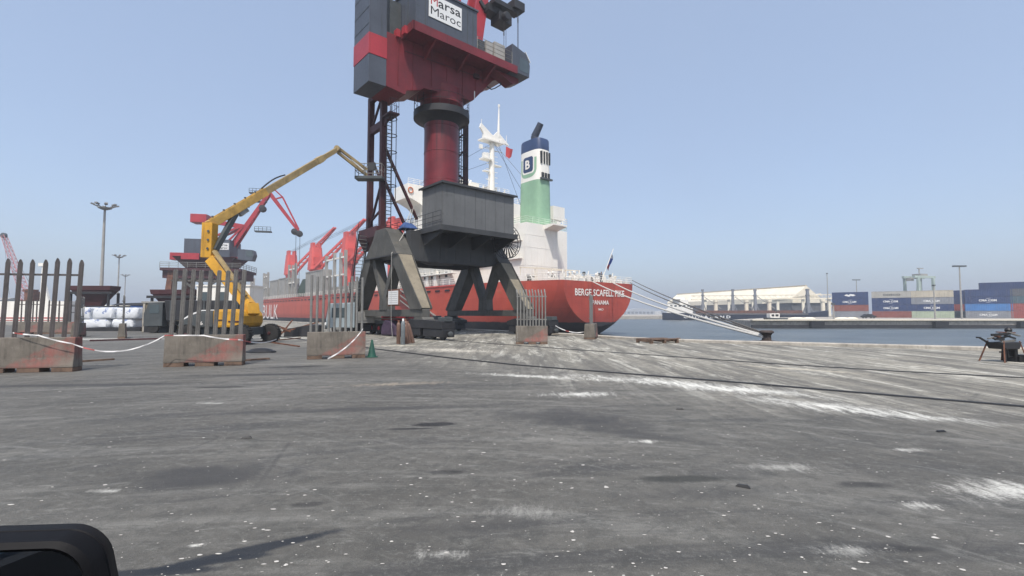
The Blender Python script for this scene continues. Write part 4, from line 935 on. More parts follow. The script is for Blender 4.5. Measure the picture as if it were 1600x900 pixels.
# cone and gas cylinders
p = G(581,558); b = MB(); b.lathe([(.24,.0),(.24,.03)], n=20); co = b.build('traffic_cone', M['cone_green'], None, True); co.location = (p.x,p.y,0)
tag(co, 'dark green traffic cone standing beside the stained fence block', 'cone')
b = MB(); b.lathe([(.17,.03),(.15,.10),(.035,.68),(.03,.70)], n=20); b.build('cone_body', M['cone_green'], co, True)
def cylinder(px, py, mat, label, tilt=(0,0), h=1.42, r=.115):
    p = G(px,py); b = MB(); b.lathe([(r*.9,0),(r,.03),(r,h*.80),(r*.92,h*.86),(r*.6,h*.92),(r*.4,h*.93)], n=16)
    o = b.build('gas_cylinder', M[mat], None, True); o.location = (p.x,p.y,.0); o.rotation_euler = (tilt[0],tilt[1],0)
    b = MB(); b.lathe([(.055,h*.92),(.06,h*.99),(.045,h*1.02)], n=10); b.build('valve_cap', M['white'] if mat == 'grey_cyl' else M['rust'], o, True)
    tag(o, label, 'gas cylinder', 'gas cylinders by the crane leg')
cylinder(629.5,538.5,'grey_cyl','upright grey gas cylinder with a white cap')
cylinder(622.5,537.5,'brown_cyl','upright brown gas cylinder behind the grey one',(0,0),1.32)
cylinder(640,536.5,'brown_cyl','brown gas cylinder leaning beside the upright grey one',(-.05,-.20),1.42)
cylinder(645.5,536.0,'brown_cyl','brown gas cylinder leaning outermost toward the crane bogie',(-.05,-.28),1.3)
cylinder(636,537.2,'brown_cyl','shorter brown gas cylinder leaning between its neighbours',(-.05,-.12),1.2)

# ================================================================== YELLOW BOOM LIFT
lo = W(360,540,28); lo.z = 0
lift = thing('boom_lift', 'yellow articulated boom lift with its long boom raised to the crane tower', 'boom lift', (lo.x,lo.y,0))
def ll(x, y, Y): return W(x,y,Y)-Vector((lo.x,lo.y,0))
b = MB(); b.box(-2.0,1.5,-.9,.9,.5,.95); b.prism([(-.9,-1.0),(.9,-1.0),(.9,1.0),(-.9,1.0)], 'z', .95, 1.05); b.build('chassis', M['dark_grey'], lift, bevel=.05)
for x in (-1.7,1.25):
    for y in (-1.15,1.05):
        prof = [(.25,-.22),(.42,-.24),(.53,-.2),(.55,-.1),(.55,.1),(.53,.2),(.42,.24),(.25,.22)]
        wx = x+(.55 if y > 0 and x > 0 else 0); b = MB(); b.lathe(prof, (wx,y,.55), 'y', 28)
        ty = b.build('tyre', M['tyre'], lift, True)
        b = MB()
        for k in range(22):
            a = 2*math.pi*k/22; c = Vector((wx+.55*math.cos(a),y,.55+.55*math.sin(a)))
            b.beam(c+Vector((0,-.22,0)), c+Vector((.05*math.sin(a),0,-.05*math.cos(a)))+Vector((0,.22,0)), .05, .06, up=(math.cos(a),0,math.sin(a)))
        b.build('tread_block', M['tyre'], ty)
        b = MB(); b.lathe([(.08,-.26),(.12,-.2),(.26,-.16),(.26,.16)], (wx,y,.55), 'y', 16); b.build('rim', M['dark_red'], ty, True)
M['yellow_olive'] = paint('yellow_olive', (.40,.245,.06), .5, .3, (.09,.07,.035), .6, .65, 1.2)
# turntable covers and counterweight
b = MB(); b.prism([(-2.3,.95),(-.35,.95),(-.35,1.92),(-.9,1.88),(-1.5,1.68),(-2.1,1.35),(-2.35,1.1)], 'y', -1.15, 1.05); cov = b.build('engine_cover', M['dark_grey'], lift, bevel=.09)
b = MB(); b.prism([(-1.0,1.87),(-.4,1.91),(-.45,1.95),(-1.0,1.93),(-1.6,1.72),(-2.05,1.42),(-2.0,1.38),(-1.5,1.66)], 'y', -1.16, 1.06); b.build('cover_trim', M['white'], cov)
t = text_obj('26', 'lettering', M['letter_white'], cov, .34, .2, .01); face_mat(t, (-1.25,-1.156,1.1), (1,0,0), (0,0,1))
b = MB(); b.prism([(-.34,.95),(1.2,.95),(1.32,1.2),(1.32,1.6),(1.2,1.85),(.95,1.98),(-.34,1.96)], 'y', -1.2, 1.1); cw = b.build('counterweight', M['yellow'], lift, bevel=.13)
b = MB(); b.box(-.1,.25,-1.23,-1.205,1.35,1.4); b.box(.55,1.15,-1.23,-1.205,1.25,1.33); b.build('warning_label', M['dark_red'], cw)
b = MB(); b.box(.1,.5,-1.21,-1.15,.72,.98); b.build('control_box', M['black'], lift)
# riser, knuckle, telescopic boom, jib
rb = ll(390,478,27.9); rk = ll(331,405,28.3); b = MB(); b.beam(rb, rk, .55, .62, up=(0,1,0)); b.beam(ll(394,492,27.8), rb+Vector((.05,0,.1)), .7, .5); b.build('riser', M['yellow'], lift, bevel=.03)
b = MB(); b.beam(ll(384,462,27.6), ll(335,392,28.0), .16, .25, up=(0,1,0)); b.build('riser_link', M['yellow_dirty'], lift)
k0 = ll(326,403,28.3); k1 = ll(328.5,349,28.3); b = MB(); b.beam(k0, k1, .62, .60, up=(0,1,0)); kn = b.build('knuckle', M['yellow'], lift, bevel=.03)
for i in range(3):
    p = k0.lerp(k1,.25+.25*i)+Vector((.12,-.34,0)); b = MB(); b.tube(p,p+Vector((0,-.02,0)),.07,n=10); b.build('pin', M['dark_grey'], kn)
m0 = ll(326,352,28.3); m1 = ll(528,233,36.0); mm = m0.lerp(m1,.38); b = MB(); b.beam(m0, mm, .40, .50); b.beam(m0.lerp(m1,.02)+Vector((0,-.22,.12)), mm+Vector((0,-.22,.12)), .05, .2); mb_ = b.build('main_boom', M['yellow_olive'], lift, bevel=.02)
b = MB(); b.path([m0.lerp(m1,.01+.03*i)+Vector((0,-.26,-.08+.02*(i%2))) for i in range(13)], .03, 5); b.path([m0.lerp(m1,.01+.03*i)+Vector((0,-.26,-.16-.015*(i%3))) for i in range(13)], .025, 5); b.build('hydraulic_hose', M['black'], mb_)
for i in range(5):
    p = m0.lerp(m1,.04+.07*i); b = MB(); b.beam(p+Vector((-.02,-.02,-.29)), p+Vector((-.02,-.02,.29)), .5, .10, up=(1,0,.6)); b.build('hose_clamp', M['dark_grey'], mb_)
b = MB(); b.beam(mm, m0.lerp(m1,.86), .32, .42); b.build('boom_section', M['yellow_dirty'], lift, bevel=.02)
b = MB(); b.beam(m0.lerp(m1,.84), m1, .26, .34); b.beam(m0.lerp(m1,.80), m0.lerp(m1,.84), .38, .46); b.build('boom_section', M['yellow_dirty'], lift, bevel=.02)
j1 = ll(573,268,37.9); b = MB()
b.beam(m1+Vector((0,0,.1)), j1+Vector((0,0,.15)), .16, .2); b.beam(m1-Vector((0,0,.25)), j1-Vector((0,0,.3)), .16, .2); b.tube(m1+Vector((0,-.25,0)), m1+Vector((0,.25,0)), .22, n=10); b.build('jib', M['yellow_dirty'], lift)
b = MB(); b.beam(m1.lerp(j1,.45), m1.lerp(j1,.98)-Vector((0,0,.12)), .1, .12); b.build('jib_cylinder', M['white'], lift)
b = MB(); b.beam(k1+Vector((.35,0,-1.6)), m0.lerp(m1,.17)+Vector((0,0,-.3)), .26, .28); b.build('lift_cylinder', M['dark_grey'], lift)
b = MB(); b.beam(m0.lerp(m1,.13)+Vector((0,0,-.5)), m0.lerp(m1,.21)+Vector((0,0,-.25)), .14, .14); b.beam(m0.lerp(m1,.19)+Vector((0,0,-.35)), m0.lerp(m1,.24)+Vector((0,0,-.3)), .3, .5); b.build('cylinder_rod', M['galv'], lift)
b = MB(); hp = [m0.lerp(m1,.36+.02*i)+Vector((0,-.2,.26+.16*math.sin(math.pi*i/9))) for i in range(10)]; b.path(hp, .05, 6); b.build('hose_loop', M['black'], lift)
bk = ll(579,279,37.9); b = MB(); b.box(bk.x-1.15,bk.x+1.05,bk.y-.45,bk.y+.45,bk.z-.12,bk.z+.12); bas = b.build('basket', M['dark_grey'], lift, bevel=.03)
b = MB()
for z in (.55,1.1):
    b.path([Vector((bk.x-1.1,bk.y-.42,bk.z+z)),Vector((bk.x+1.0,bk.y-.42,bk.z+z)),Vector((bk.x+1.0,bk.y+.42,bk.z+z)),Vector((bk.x-1.1,bk.y+.42,bk.z+z)),Vector((bk.x-1.1,bk.y-.42,bk.z+z))], .03, 6)
for x in (-1.1,-.4,.3,1.0):
    for y in (-.42,.42): b.tube((bk.x+x,bk.y+y,bk.z),(bk.x+x,bk.y+y,bk.z+1.1),.03,n=6)
b.build('basket_rail', M['galv'], bas)
b = MB(); b.box(bk.x-.1,bk.x+.5,bk.y-.5,bk.y-.3,bk.z+.55,bk.z+1.15); b.build('control_panel', M['black_steel'], bas)
p = G(408,551); b = MB(); b.loft([[(math.cos(2*math.pi*k/12)*r*(1+.15*math.sin(k*2.3)),math.sin(2*math.pi*k/12)*r*.6,z) for k in range(12)] for r, z in ((.62,0),(.6,.06),(.38,.16),(.2,.2))], True, True)
o = b.build('rubber_mat', M['black'], None, True); o.location = (p.x,p.y,0); tag(o, 'crumpled black sheet lying by the lift wheel', 'sheet')

# ================================================================== VEHICLES UNDER AND BEYOND THE CRANE
vp = L2W(-3.2, 1.0); tr = thing('flatbed_trailer', 'flatbed trailer with blue tarp and red wheel hub parked under the crane', 'trailer', (vp.x,vp.y,0), TH+R(90))
# local x runs along the quay (u), y toward the land side (-v)
b = MB(); b.box(-4.6,4.6,-1.2,1.2,1.0,1.16); b.box(-4.6,4.6,1.13,1.23,.9,1.17); b.build('bed', M['dark_grey'], tr, bevel=.02)
b = MB(); b.beam((-4.6,1.26,1.33),(4.6,1.26,1.33),.05,.06); b.box(1.0,3.0,1.21,1.28,1.2,1.42); b.build('side_rail', M['galv'], tr)
b = MB(); b.box(-3.5,1.2,.7,1.1,1.17,1.5); b.build('load_crate', M['bright_red'], tr, bevel=.04)
for x in (1.6,3.0,-3.4):
    for y in (-.95,.95):
        b = MB(); b.lathe([(.3,-.15),(.48,-.16),(.52,-.1),(.52,.1),(.48,.16),(.3,.15)], (x,y,.52), 'y', 24); wh_ = b.build('wheel', M['tyre'], tr, True)
        b = MB(); b.lathe([(.06,.17),(.14,.2),(.2,.12),(.3,.14),(.3,-.1)] if y > 0 else [(.06,-.17),(.14,-.2),(.2,-.12),(.3,-.14),(.3,.1)], (x,y,.52), 'y', 20); b.build('hub', M['bright_red'], wh_, True)
b = MB(); b.prism([(-2.9,.05),(-.4,.05),(-.5,.7),(-1.0,1.25),(-1.9,1.2),(-2.7,.8)], 'y', 1.3, 1.9); tp = b.build('tarpaulin', paint('tarp_purple',(.05,.03,.055),.7,.3,(.02,.02,.05),.5,.3,1.4), tr, bevel=.12)
b = MB(); b.box(-4.8,-4.1,.6,1.1,.2,1.0); b.build('tool_box', M['dark_grey'], tr, bevel=.03)

tk = G(536,524); trk = thing('truck', 'pale blue truck cab with windscreen parked behind the stained fence block', 'truck', (tk.x-1.0,tk.y+2.2,0), R(200))
b = MB(); b.prism([(-1.1,.55),(1.05,.55),(1.12,1.2),(.95,2.55),(-1.1,2.65)], 'y', -1.1, 1.1); cabb = b.build('cab', paint('truck_blue',(.27,.32,.34),.45,.1,(.2,.18,.15),.3,.3), trk, bevel=.07)
b = MB(); b.prism([(1.16,1.35),(1.02,2.35),(1.0,2.35),(1.14,1.35)], 'y', -.95,.95); b.box(-.4,.7,1.105,1.12,1.4,2.2); b.box(-.4,.7,-1.12,-1.105,1.4,2.2); b.build('window', M['glass'], cabb)
b = MB(); b.box(1.06,1.2,-1.1,1.1,.45,.75); b.build('bumper', M['dark_grey'], cabb)
for y in (-.85,.85): b = MB(); b.box(1.13,1.22,y-.15,y+.15,.8,1.0); b.build('headlight', M['white'], cabb)
b = MB(); b.box(-6.0,-1.2,-1.15,1.15,.95,1.15); b.box(-6.0,-1.2,-1.2,-1.12,1.15,1.9); b.box(-6.0,-1.2,1.12,1.2,1.15,1.9); b.build('flat_bed', M['galv'], trk)
for x in (.2,-4.3,-5.3):
    for y in (-.95,.95):
        b = MB(); b.lathe([(.28,-.14),(.45,-.15),(.5,-.08),(.5,.08),(.45,.15),(.28,.14)], (x,y,.5), 'y', 22); w2 = b.build('wheel', M['tyre'], trk, True)
        b = MB(); b.lathe([(.1,-.16),(.27,-.1),(.27,.1),(.1,.16)], (x,y,.5), 'y', 16); b.build('hub', M['galv'], w2, True)

# scrap pile: dark steel box and loose beams
sp_ = G(470,526); b = MB(); b.prism([(-1.3,0),(1.2,0),(1.25,.85),(.6,.9),(-1.25,.55)], 'y', -.6,.6); o = b.build('scrap_skip', M['black_steel'], None, bevel=.04); o.location = (sp_.x,sp_.y+.6,0); o.rotation_euler = (0,0,.1)
tag(o, 'dark dented steel bin among loose beams near the ship', 'bin')
for i, (x0,y0,x1,y1,lab) in enumerate(((421,525,498,503,'long rusty beam propped over the dark steel bin'),(437,523,457,500,'short rusty beam standing across the dark bin'),(430,508,478,523,'thin rusty bar leaning down in front of the bin'),(440,513,472,527,'rusty bar lying low against the dark bin'),(425,535,468,541,'straight steel bar lying on open ground right of the lift wheel'),(383,536,470,528,'long thin rod lying behind the lift wheel'))):
    a = W(x0,y0,sp_.y-.2) if i < 4 else G(x0,y0,.04); c = W(x1,y1,sp_.y+.2) if i < 4 else G(x1,y1,.04)
    if i < 4:
        lowp = a if a.z < c.z else c; lowp.z = max(.05, min(lowp.z,.06))
    b = MB(); b.beam(a,c,.11 if i<4 else .06,.10 if i<4 else .06); tag(b.build('steel_beam', M['rust']), lab, 'beam', 'loose steel beams')
b = MB(); a = G(118,565,.03); c = G(178,561,.03); b.beam(a,c,.12,.06); tag(b.build('timber_plank', M['wood']), 'timber plank lying between the two nearest fence blocks', 'plank')
a = G(140,532,.05); c = G(252,529,.05); b = MB(); b.beam(a,c,.2,.1); tag(b.build('steel_beam', M['dark_red']), 'dark red steel beam lying before the white bagged cargo', 'beam')
a = G(600,537,.03); c = G(702,542.5,.03)
a = G(375,563,.03); c = G(420,560,.03); b = MB(); b.beam(a,c,.25,.05); tag(b.build('timber_plank', M['wood']), 'dark board at the foot of the block before the lift', 'plank')

# upturned pallet by the quay edge
pp = G(1010,537); pal = thing('broken_pallet', 'weathered broken timber pallet lying flat near the quay edge', 'pallet', (pp.x+.9,pp.y+.9,0), R(24))
for i in range(5):
    b = MB(); b.box(-1.0,1.0 if i != 2 else .2,-.6+i*.3-.09,-.6+i*.3+.09,.22,.26); b.build('deck_board', M['wood'], pal)
for x in (-.95,0,.95):
    b = MB(); b.box(x-.06,x+.06,-.7,.7,.08,.219); b.build('stringer', M['wood'], pal)
for x in (-.95,0,.95):
    for y in (-.6,.6): b = MB(); b.box(x-.08,x+.08,y-.08,y+.08,0,.079); b.build('pallet_block', M['wood'], pal)
b = MB(); b.beam((1.0,.5,.08),(2.6,.95,.16),.16,.08); b.build('deck_board', M['wood'], pal)

# barrow loaded with scrap at the quay edge
wb = G(1570,565); br = thing('loaded_barrow', 'dark hand barrow on splayed legs piled with scrap by the water', 'barrow', (wb.x,wb.y,0), R(10))
b = MB(); b.prism([(-.32,.46),(.30,.46),(.42,.72),(-.46,.70)], 'y', -.28,.28); b.build('tray', M['black_steel'], br, bevel=.03)
for x, dx in ((-.36,-.22),(.34,.10)):
    for y in (-.25,.25): b = MB(); b.beam((x,y,.75),(x+dx,y*1.6,0),.04,.04); b.build('leg', M['rust'], br)
b = MB(); b.box(.20,.32,-.2,.2,0,.6); b.beam((-.18,-.15,.5),(-.2,-.15,0),.06); b.beam((-.1,-.15,.5),(-.05,-.15,.15),.05); b.beam((-.2,0,.35),(.2,0,.35),.05); b.beam((-.2,-.1,.15),(.2,-.1,.2),.04); b.build('support', M['black'], br)
b = MB(); b.beam((-.4,.2,.66),(-.72,.25,.86),.06,.05); b.beam((-.72,.25,.86),(-.85,.25,.87),.06,.05); b.build('handle', M['black'], br)
r3 = random.Random(11)
for i in range(11):
    x = r3.uniform(-.35,.4); z = .7+.04*i*.9; a = r3.uniform(-.5,.5); L_ = r3.uniform(.2,.42); b = MB(); b.beam((x-L_*math.cos(a),r3.uniform(-.2,.2),z-.12*math.sin(a)),(x+L_*math.cos(a),r3.uniform(-.2,.2),z+.25*math.sin(a)),r3.uniform(.04,.1),r3.uniform(.03,.08))
    b.build('scrap_piece', M[['black','galv','rust','black_steel'][i%4]], br)
b = MB(); b.lathe([(.02,.0),(.09,.03),(.11,.1),(.07,.17),(.02,.2)], (.16,-.05,1.05), 'z', 12); b.build('scrap_piece', M['black'], br, True)
p = G(1598,566); b = MB(); b.box(-.2,.25,-.2,.2,0,.2); b.box(-.16,.2,-.16,.16,.2,.26); o = b.build('black_box', M['black'], None, bevel=.02); o.location = (p.x+.1,p.y+.2,0); tag(o, 'small black box standing on the quay beside the loaded barrow', 'box')
# ================================================================== SECOND CRANE
fo = W(330,500,110); c2 = thing('harbour_crane', 'distant red portal crane with folding jib standing behind the yellow lift', 'crane', (fo.x,fo.y,0), R(12))
def q2(x, y, dy=0):      # pixel on this crane's middle plane -> its local x, z
    p = W(x,y,110+dy) - Vector((fo.x,fo.y,0)); return p.x, p.z
b = MB()
for x in (-7.4,5.6):
    for y in (-4.5,4.5): b.beam((x,y,1.2),(x*.86,y,11.2),1.1,1.1)
b.box(-8,6.6,-5.0,-4.0,1.0,1.9); b.box(-8,6.6,4.0,5.0,1.0,1.9); b.build('leg', M['rust'], c2)
b = MB()
for y in (-4.5,4.5):
    b.beam((-7,y,6.0),(5.2,y,6.0),.6); b.beam((-7,y,2),(-1,y,6),.35); b.beam((5.4,y,2),(-1,y,6),.35); b.beam((-6.6,y,11),(-1,y,6.2),.4); b.beam((5,y,11),(-1,y,6.2),.4)
b.build('brace', M['leg_grey'], c2)
for x in (-7.4,5.6):
    for y in (-4.5,4.5): b = MB(); b.box(x-1.8,x+1.8,y-.5,y+.5,.0,1.0); b.build('bogie', M['black_steel'], c2, bevel=.05)
b = MB(); b.box(-8.3,7.6,-5.6,5.6,11.0,11.6); b.box(-8.0,7.2,-5,5,9.4,11.0); b.build('portal_deck', M['dark_red'], c2)
b = MB(); railing(b, [(-8.3,-5.6,11.6),(7.6,-5.6,11.6),(7.6,5.6,11.6)], 1.2, .05, 1.8, 3); b.build('railing', M['galv'], c2)
b = MB(); b.loft([[(-4.2,-3,11.6),(3.8,-3,11.6),(3.8,3,11.6),(-4.2,3,11.6)],[(-6.6,-4.4,14.3),(6.0,-4.4,14.3),(6.0,4.4,14.3),(-6.6,4.4,14.3)]], True, True); b.build('upper_frame', M['dark_red'], c2)
b = MB(); b.box(-8.4,-6.0,-1.2,1.2,13.8,15.4); b.build('end_box', M['bright_red'], c2)
b = MB(); b.box(-4.8,-1.2,-4.46,-4.1,13.6,15.0); b.build('side_box', M['bright_red'], c2)
b = MB(); b.box(-4.6,4.6,-3.6,3.6,14.4,18.3); mh2 = b.build('machinery_house', M['blue_grey'], c2)
b = MB(); b.box(2.0,4.4,-3.66,-3.6,16.0,17.5); sg2 = b.build('sign_board', M['white'], mh2)
t = text_obj('Marsa', 'lettering', M['black'], sg2, 2.0, .55, .02); face_mat(t, (2.15,-3.67,16.8), (1,0,0), (0,0,1))
t = text_obj('Maroc', 'lettering', M['black'], sg2, 2.0, .55, .02); face_mat(t, (2.15,-3.67,16.15), (1,0,0), (0,0,1))
b = MB(); b.prism([(6.2,13.9),(9.2,13.7),(9.6,15.0),(9.3,16.1),(6.2,16.3)], 'y', -3.4,-1.0); cb2 = b.build('cab', M['blue_grey'], c2)
b = MB(); b.box(4.5,6.4,-3.2,-1,14.0,14.5); b.build('cab_bracket', M['crane_red'], cb2)
b = MB(); b.box(8.0,9.3,-3.45,-3.4,14.6,15.9); b.build('window', M['glass'], cb2)
jf = (4.0,17.0); jt = q2(415,298); jp = q2(458,357)
b = MB()
for s in (-.9,.9): b.beam((jf[0],s,jf[1]),(jt[0],s*.4,jt[1]),.45,1.1,h1=.7)
for k in range(1,9): x = jf[0]+(jt[0]-jf[0])*k/9; z = jf[1]+(jt[1]-jf[1])*k/9; b.beam((x,-.8,z),(x,.8,z),.25)
b.build('jib', M['bright_red'], c2)
b = MB(); b.beam((jt[0],0,jt[1]),(jp[0],0,jp[1]),.7,.9,h1=.6); x3, z3 = q2(434,303); b.beam((jt[0]+.3,0,jt[1]+1.6),(x3,0,z3),.3,.3); b.beam((x3,0,z3),(jp[0],0,jp[1]+.5),.3,.35); b.beam((x3,0,z3),(jt[0]+1.5,0,jt[1]-1.2),.3); b.build('fly_jib', M['bright_red'], c2)
for p in ((452,358),(459,361)):
    b = MB(); x, z = q2(*p); b.lathe([(.2,-.5),(.75,-.4),(.75,.4),(.2,.5)], (x,0,z), 'y', 14); b.build('sheave', M['black_steel'], c2, True)
b = MB(); x, z = q2(404,323); b.lathe([(.2,-.8),(.8,-.7),(.8,.7),(.2,.8)], (x,0,z), 'y', 14); b.build('rope_drum', M['black_steel'], c2, True)
b = MB()
for px in (454,460):
    x, z = q2(px,363); b.tube((x,0,z),(x,0,8),.05,n=4)
b.build('hoist_rope', M['wire'], c2)
x0, z0 = q2(305,350); x1, z1 = q2(328,337); b = MB(); b.box(x0,x1,-1.6,1.6,z0,z1); b.build('counterweight', M['bright_red'], c2, bevel=.1)
py = q2(352,345); b = MB(); b.beam((x1-.3,0,(z0+z1)/2-.3),(py[0]+4,0,py[1]-1.2),.9,1.0); b.build('balance_beam', M['bright_red'], c2)
b = MB()
for s in (-1.6,1.6): b.beam((-1.5,s,18.3),(py[0]+4,s*.5,py[1]-1),.45); b.beam((3.6,s,18.3),(py[0]+4,s*.5,py[1]-1),.4)
b.build('pylon', M['bright_red'], c2)
b = MB()
for px, pyy in ((402,312),(398,299)): x, z = q2(px,pyy); b.box(x-1.8,x+1.2,-.6,.6,z-.15,z+.15); railing(b, [(x-1.8,-.6,z),(x+1.2,-.6,z)], 1.0, .05, .8, 2)
x, z = q2(395,360); b.box(x,x+3.5,-1.4,-.2,z-.2,z+.1); railing(b, [(x,-1.4,z),(x+3.5,-1.4,z)], 1.0,.05,.9,2); b.build('jib_platform', M['dark_grey'], c2)

# ================================================================== LEFT BACKGROUND
def high_mast(x, ytop, Y, label, group):
    p = W(x,ytop,Y); h = p.z; base = W(x-1, 480, Y)
    root = thing('flood_light_mast', label, 'light mast', (base.x,base.y,0), 0, group)
    b = MB(); b.tube((0,0,0),(0,0,h-.6),.38,.2,10); b.build('pole', M['steel_grey'], root, True)
    b = MB(); b.lathe([(.5,h-.8),(1.2,h-.5),(1.2,h-.3),(.5,h-.2)], n=14); b.build('head_frame', M['galv'], root, True)
    for k in range(8):
        a = 2*math.pi*k/8; b = MB(); c_, s_ = math.cos(a), math.sin(a); b.beam((1.0*c_,1.0*s_,h-.4),(1.9*c_,1.9*s_,h+.15),.12); b.beam((1.6*c_,1.6*s_,h+.1),(2.3*c_,2.3*s_,h+.3),.55,.25); b.build('flood_light', M['galv'], root)
gm = 'flood light masts of the yard'
high_mast(158,322,100,'tall flood light mast rising in front of the dark hopper',gm)
high_mast(184,400,190,'slimmer flood light mast right of the dark hopper',gm)
high_mast(195,430,280,'shortest flood light mast beyond the blue trailer',gm)

def hopper(x0, x1, ytop, Y, label, h=5.2, w_=5.3):
    a = W(x0,ytop,Y); c_ = W(x1,ytop,Y); hw = (c_.x-a.x)/2; zt = a.z
    r_ = thing('bulk_hopper', label, 'hopper', ((a.x+c_.x)/2,Y,0), .05, 'rusty bulk hoppers')
    hd = .9
    def rg(k, z): return [(-hw*k,-hd*k,z),(hw*k,-hd*k,z),(hw*k,hd*k,z),(-hw*k,hd*k,z)]
    b = MB(); b.loft([rg(1.0,zt),rg(.96,zt-.55),rg(.90,zt-.6),rg(.34,zt-2.7),rg(.26,zt-3.5)], True, True); b.build('funnel', M['rust'] if 0 else M['dark_red'], r_)
    for sx in (-.9,.9):
        for sy in (-.9,.9): b = MB(); b.beam((hw*sx,hd*sy,0),(hw*sx,hd*sy,zt-.9),.22); b.build('leg', M['black_steel'], r_)
    b = MB()
    for z in (zt-1.0,zt-2.6,zt-3.4):
        for s in (-.9,.9): b.beam((-hw*.9,hd*s,z),(hw*.9,hd*s,z),.09); b.beam((hw*s,-hd*.9,z),(hw*s,hd*.9,z),.09)
    b.beam((-hw*1.1,-hd*1.05,zt-.9),(hw*1.1,-hd*1.05,zt-.9),.2,.3); b.build('frame', M['black_steel'], r_)
hopper(118,180,447,62,'dark red bulk hopper on a steel frame behind the white bags')
hopper(243,310,453,60,'rusty bulk hopper standing over the pale steel bunker')
bp = W(268,518,46); b = MB(); b.box(-1.7,2.0,-1.5,1.5,0,2.7); bk_ = b.build('steel_bunker', paint('bunker',(.19,.165,.11),.7,.3,(.12,.06,.03),.7,.8,.8), None, bevel=.03); bk_.location = (bp.x,bp.y,0)
tag(bk_, 'pale rust-streaked steel bunker beneath the rusty hopper', 'bunker')
for i in range(3):
    b = MB(); b.box(-1.6+i*1.45,-1.42+i*1.45,-1.58,-1.5,.05,2.65); b.build('rib', M['rust'] if i%2 else M['conc_pale'], bk_)
b = MB(); b.box(-1.75,2.05,-1.6,1.6,2.7,2.85); b.build('cap_beam', M['steel_grey'], bk_)
b = MB(); b.box(-1.2,1.6,-1.9,-1.6,0,.9); b.build('apron', M['black_steel'], bk_)
# dark lorry standing behind the lift
p = W(330,522,44); lr = thing('lorry', 'dark lorry with a ribbed tipper body standing behind the yellow lift', 'lorry', (p.x,p.y,0), R(4))
b = MB(); b.prism([(-3.2,1.1),(2.8,1.1),(3.1,2.9),(-3.4,2.9)], 'y', -1.25,1.25); tb_ = b.build('tipper_body', M['black_steel'], lr, bevel=.04)
for i in range(7):
    b = MB(); b.box(-2.9+i*.95,-2.78+i*.95,-1.33,-1.25,1.15,2.85); b.build('rib', M['dark_grey'], tb_)
b = MB(); b.prism([(-5.2,.6),(-3.6,.6),(-3.6,2.75),(-4.8,2.7),(-5.2,1.7)], 'y', -1.15,1.15); cb_ = b.build('cab', M['dark_grey'], lr, bevel=.06)
b = MB(); b.box(-4.7,-3.9,-1.17,-1.15,1.75,2.5); b.build('window', M['glass'], cb_)
b = MB(); b.box(-5.0,2.9,-.5,.5,.7,1.05); b.build('chassis', M['black'], lr)
for x in (-4.4,.6,1.8):
    for y in (-.95,.95): b = MB(); b.lathe([(.25,-.15),(.48,-.15),(.5,-.08),(.5,.08),(.48,.15),(.25,.15)], (x,y,.5), 'y', 20); b.build('wheel', M['tyre'], lr, True)
# pale sheeted cargo in front of the bunker
p = W(330,521,38); b = MB(); b.loft([[(-2.2,-.7,0),(1.6,-.7,0),(1.6,.7,0),(-2.2,.7,0)],[(-1.8,-.6,.5),(1.5,-.6,.9),(1.5,.6,.9),(-1.8,.6,.5)],[(-.4,-.4,1.2),(1.3,-.45,1.7),(1.2,.45,1.7),(-.4,.4,1.2)]], True, True)
o = b.build('sheeted_pile', paint('pale_sheet',(.55,.50,.42),.8,.12,(.3,.16,.12),.3,.3,.8), None, True, .12); o.location = (p.x,p.y,0); tag(o, 'pale sheeted heap beside the dark grey end of the lift', 'pile')
# white crate stack behind lift
p = W(362,521,52); b = MB(); b.box(-3.0,2.6,-1.4,1.4,1.9,4.6); b.box(-3.1,2.7,-1.5,1.5,1.75,1.9); b.box(-3.1,2.7,-1.5,1.5,4.6,4.75); wb2 = b.build('white_cabin', M['ship_white'], None); wb2.location = (p.x,p.y,0); tag(wb2, 'white cabin on stilts seen behind the raised lift boom', 'cabin')
b = MB()
for x in (-2.7,2.3):
    for y in (-1.2,1.2): b.beam((x,y,0),(x,y,1.76),.2)
b.build('stilt', M['black_steel'], wb2)
b = MB()
for k in range(3): b.box(-2.5+k*1.7,-1.4+k*1.7,-1.42,-1.4,3.0,4.0)
b.build('window', M['glass'], wb2)

# white bagged cargo
def bag_mat():
    n = NT('bag_plastic'); q = n.sep()
    f = n.math('MULTIPLY', n.ramp(n.noise(2.6,2,.4), .56,.62), n.ramp(q[2], .42,.5))
    c = n.mix(n.math('MULTIPLY', f, .8), (.66,.68,.70), (.12,.18,.38))
    n.bump(n.noise(3.5,4,.6), .6, .1); return n.out(c, .35)
M['bag'] = bag_mat()
def bag(w_, d, h, seed):
    r_ = random.Random(seed); rings = []
    for k, (s, z) in enumerate(((.94,0),(1,.12),(1.01,.6),(.95,.92),(.6,1.0))):
        rg = []
        for i in range(24):
            a = 2*math.pi*i/24; c_, s_ = math.cos(a), math.sin(a)
            rg.append((w_/2*s*math.copysign(abs(c_)**.35,c_)+r_.uniform(-.04,.04), d/2*s*math.copysign(abs(s_)**.35,s_)+r_.uniform(-.04,.04), h*z+r_.uniform(-.03,.03)))
        rings.append(rg)
    b = MB(); b.loft(rings, True, True); return b
b0 = W(176,517,48)
labs = {(0,132):'white wrapped cargo pack of the lower row under the narrow pack',(0,178):'white wrapped cargo pack of the lower row beside the small fence block',(1,131):'narrow white wrapped cargo pack on top at the row end away from the trailer',(1,148):'wide white wrapped cargo pack on top in the middle of the upper row',(1,184):'white wrapped cargo pack on top at the row end by the blue trailer'}
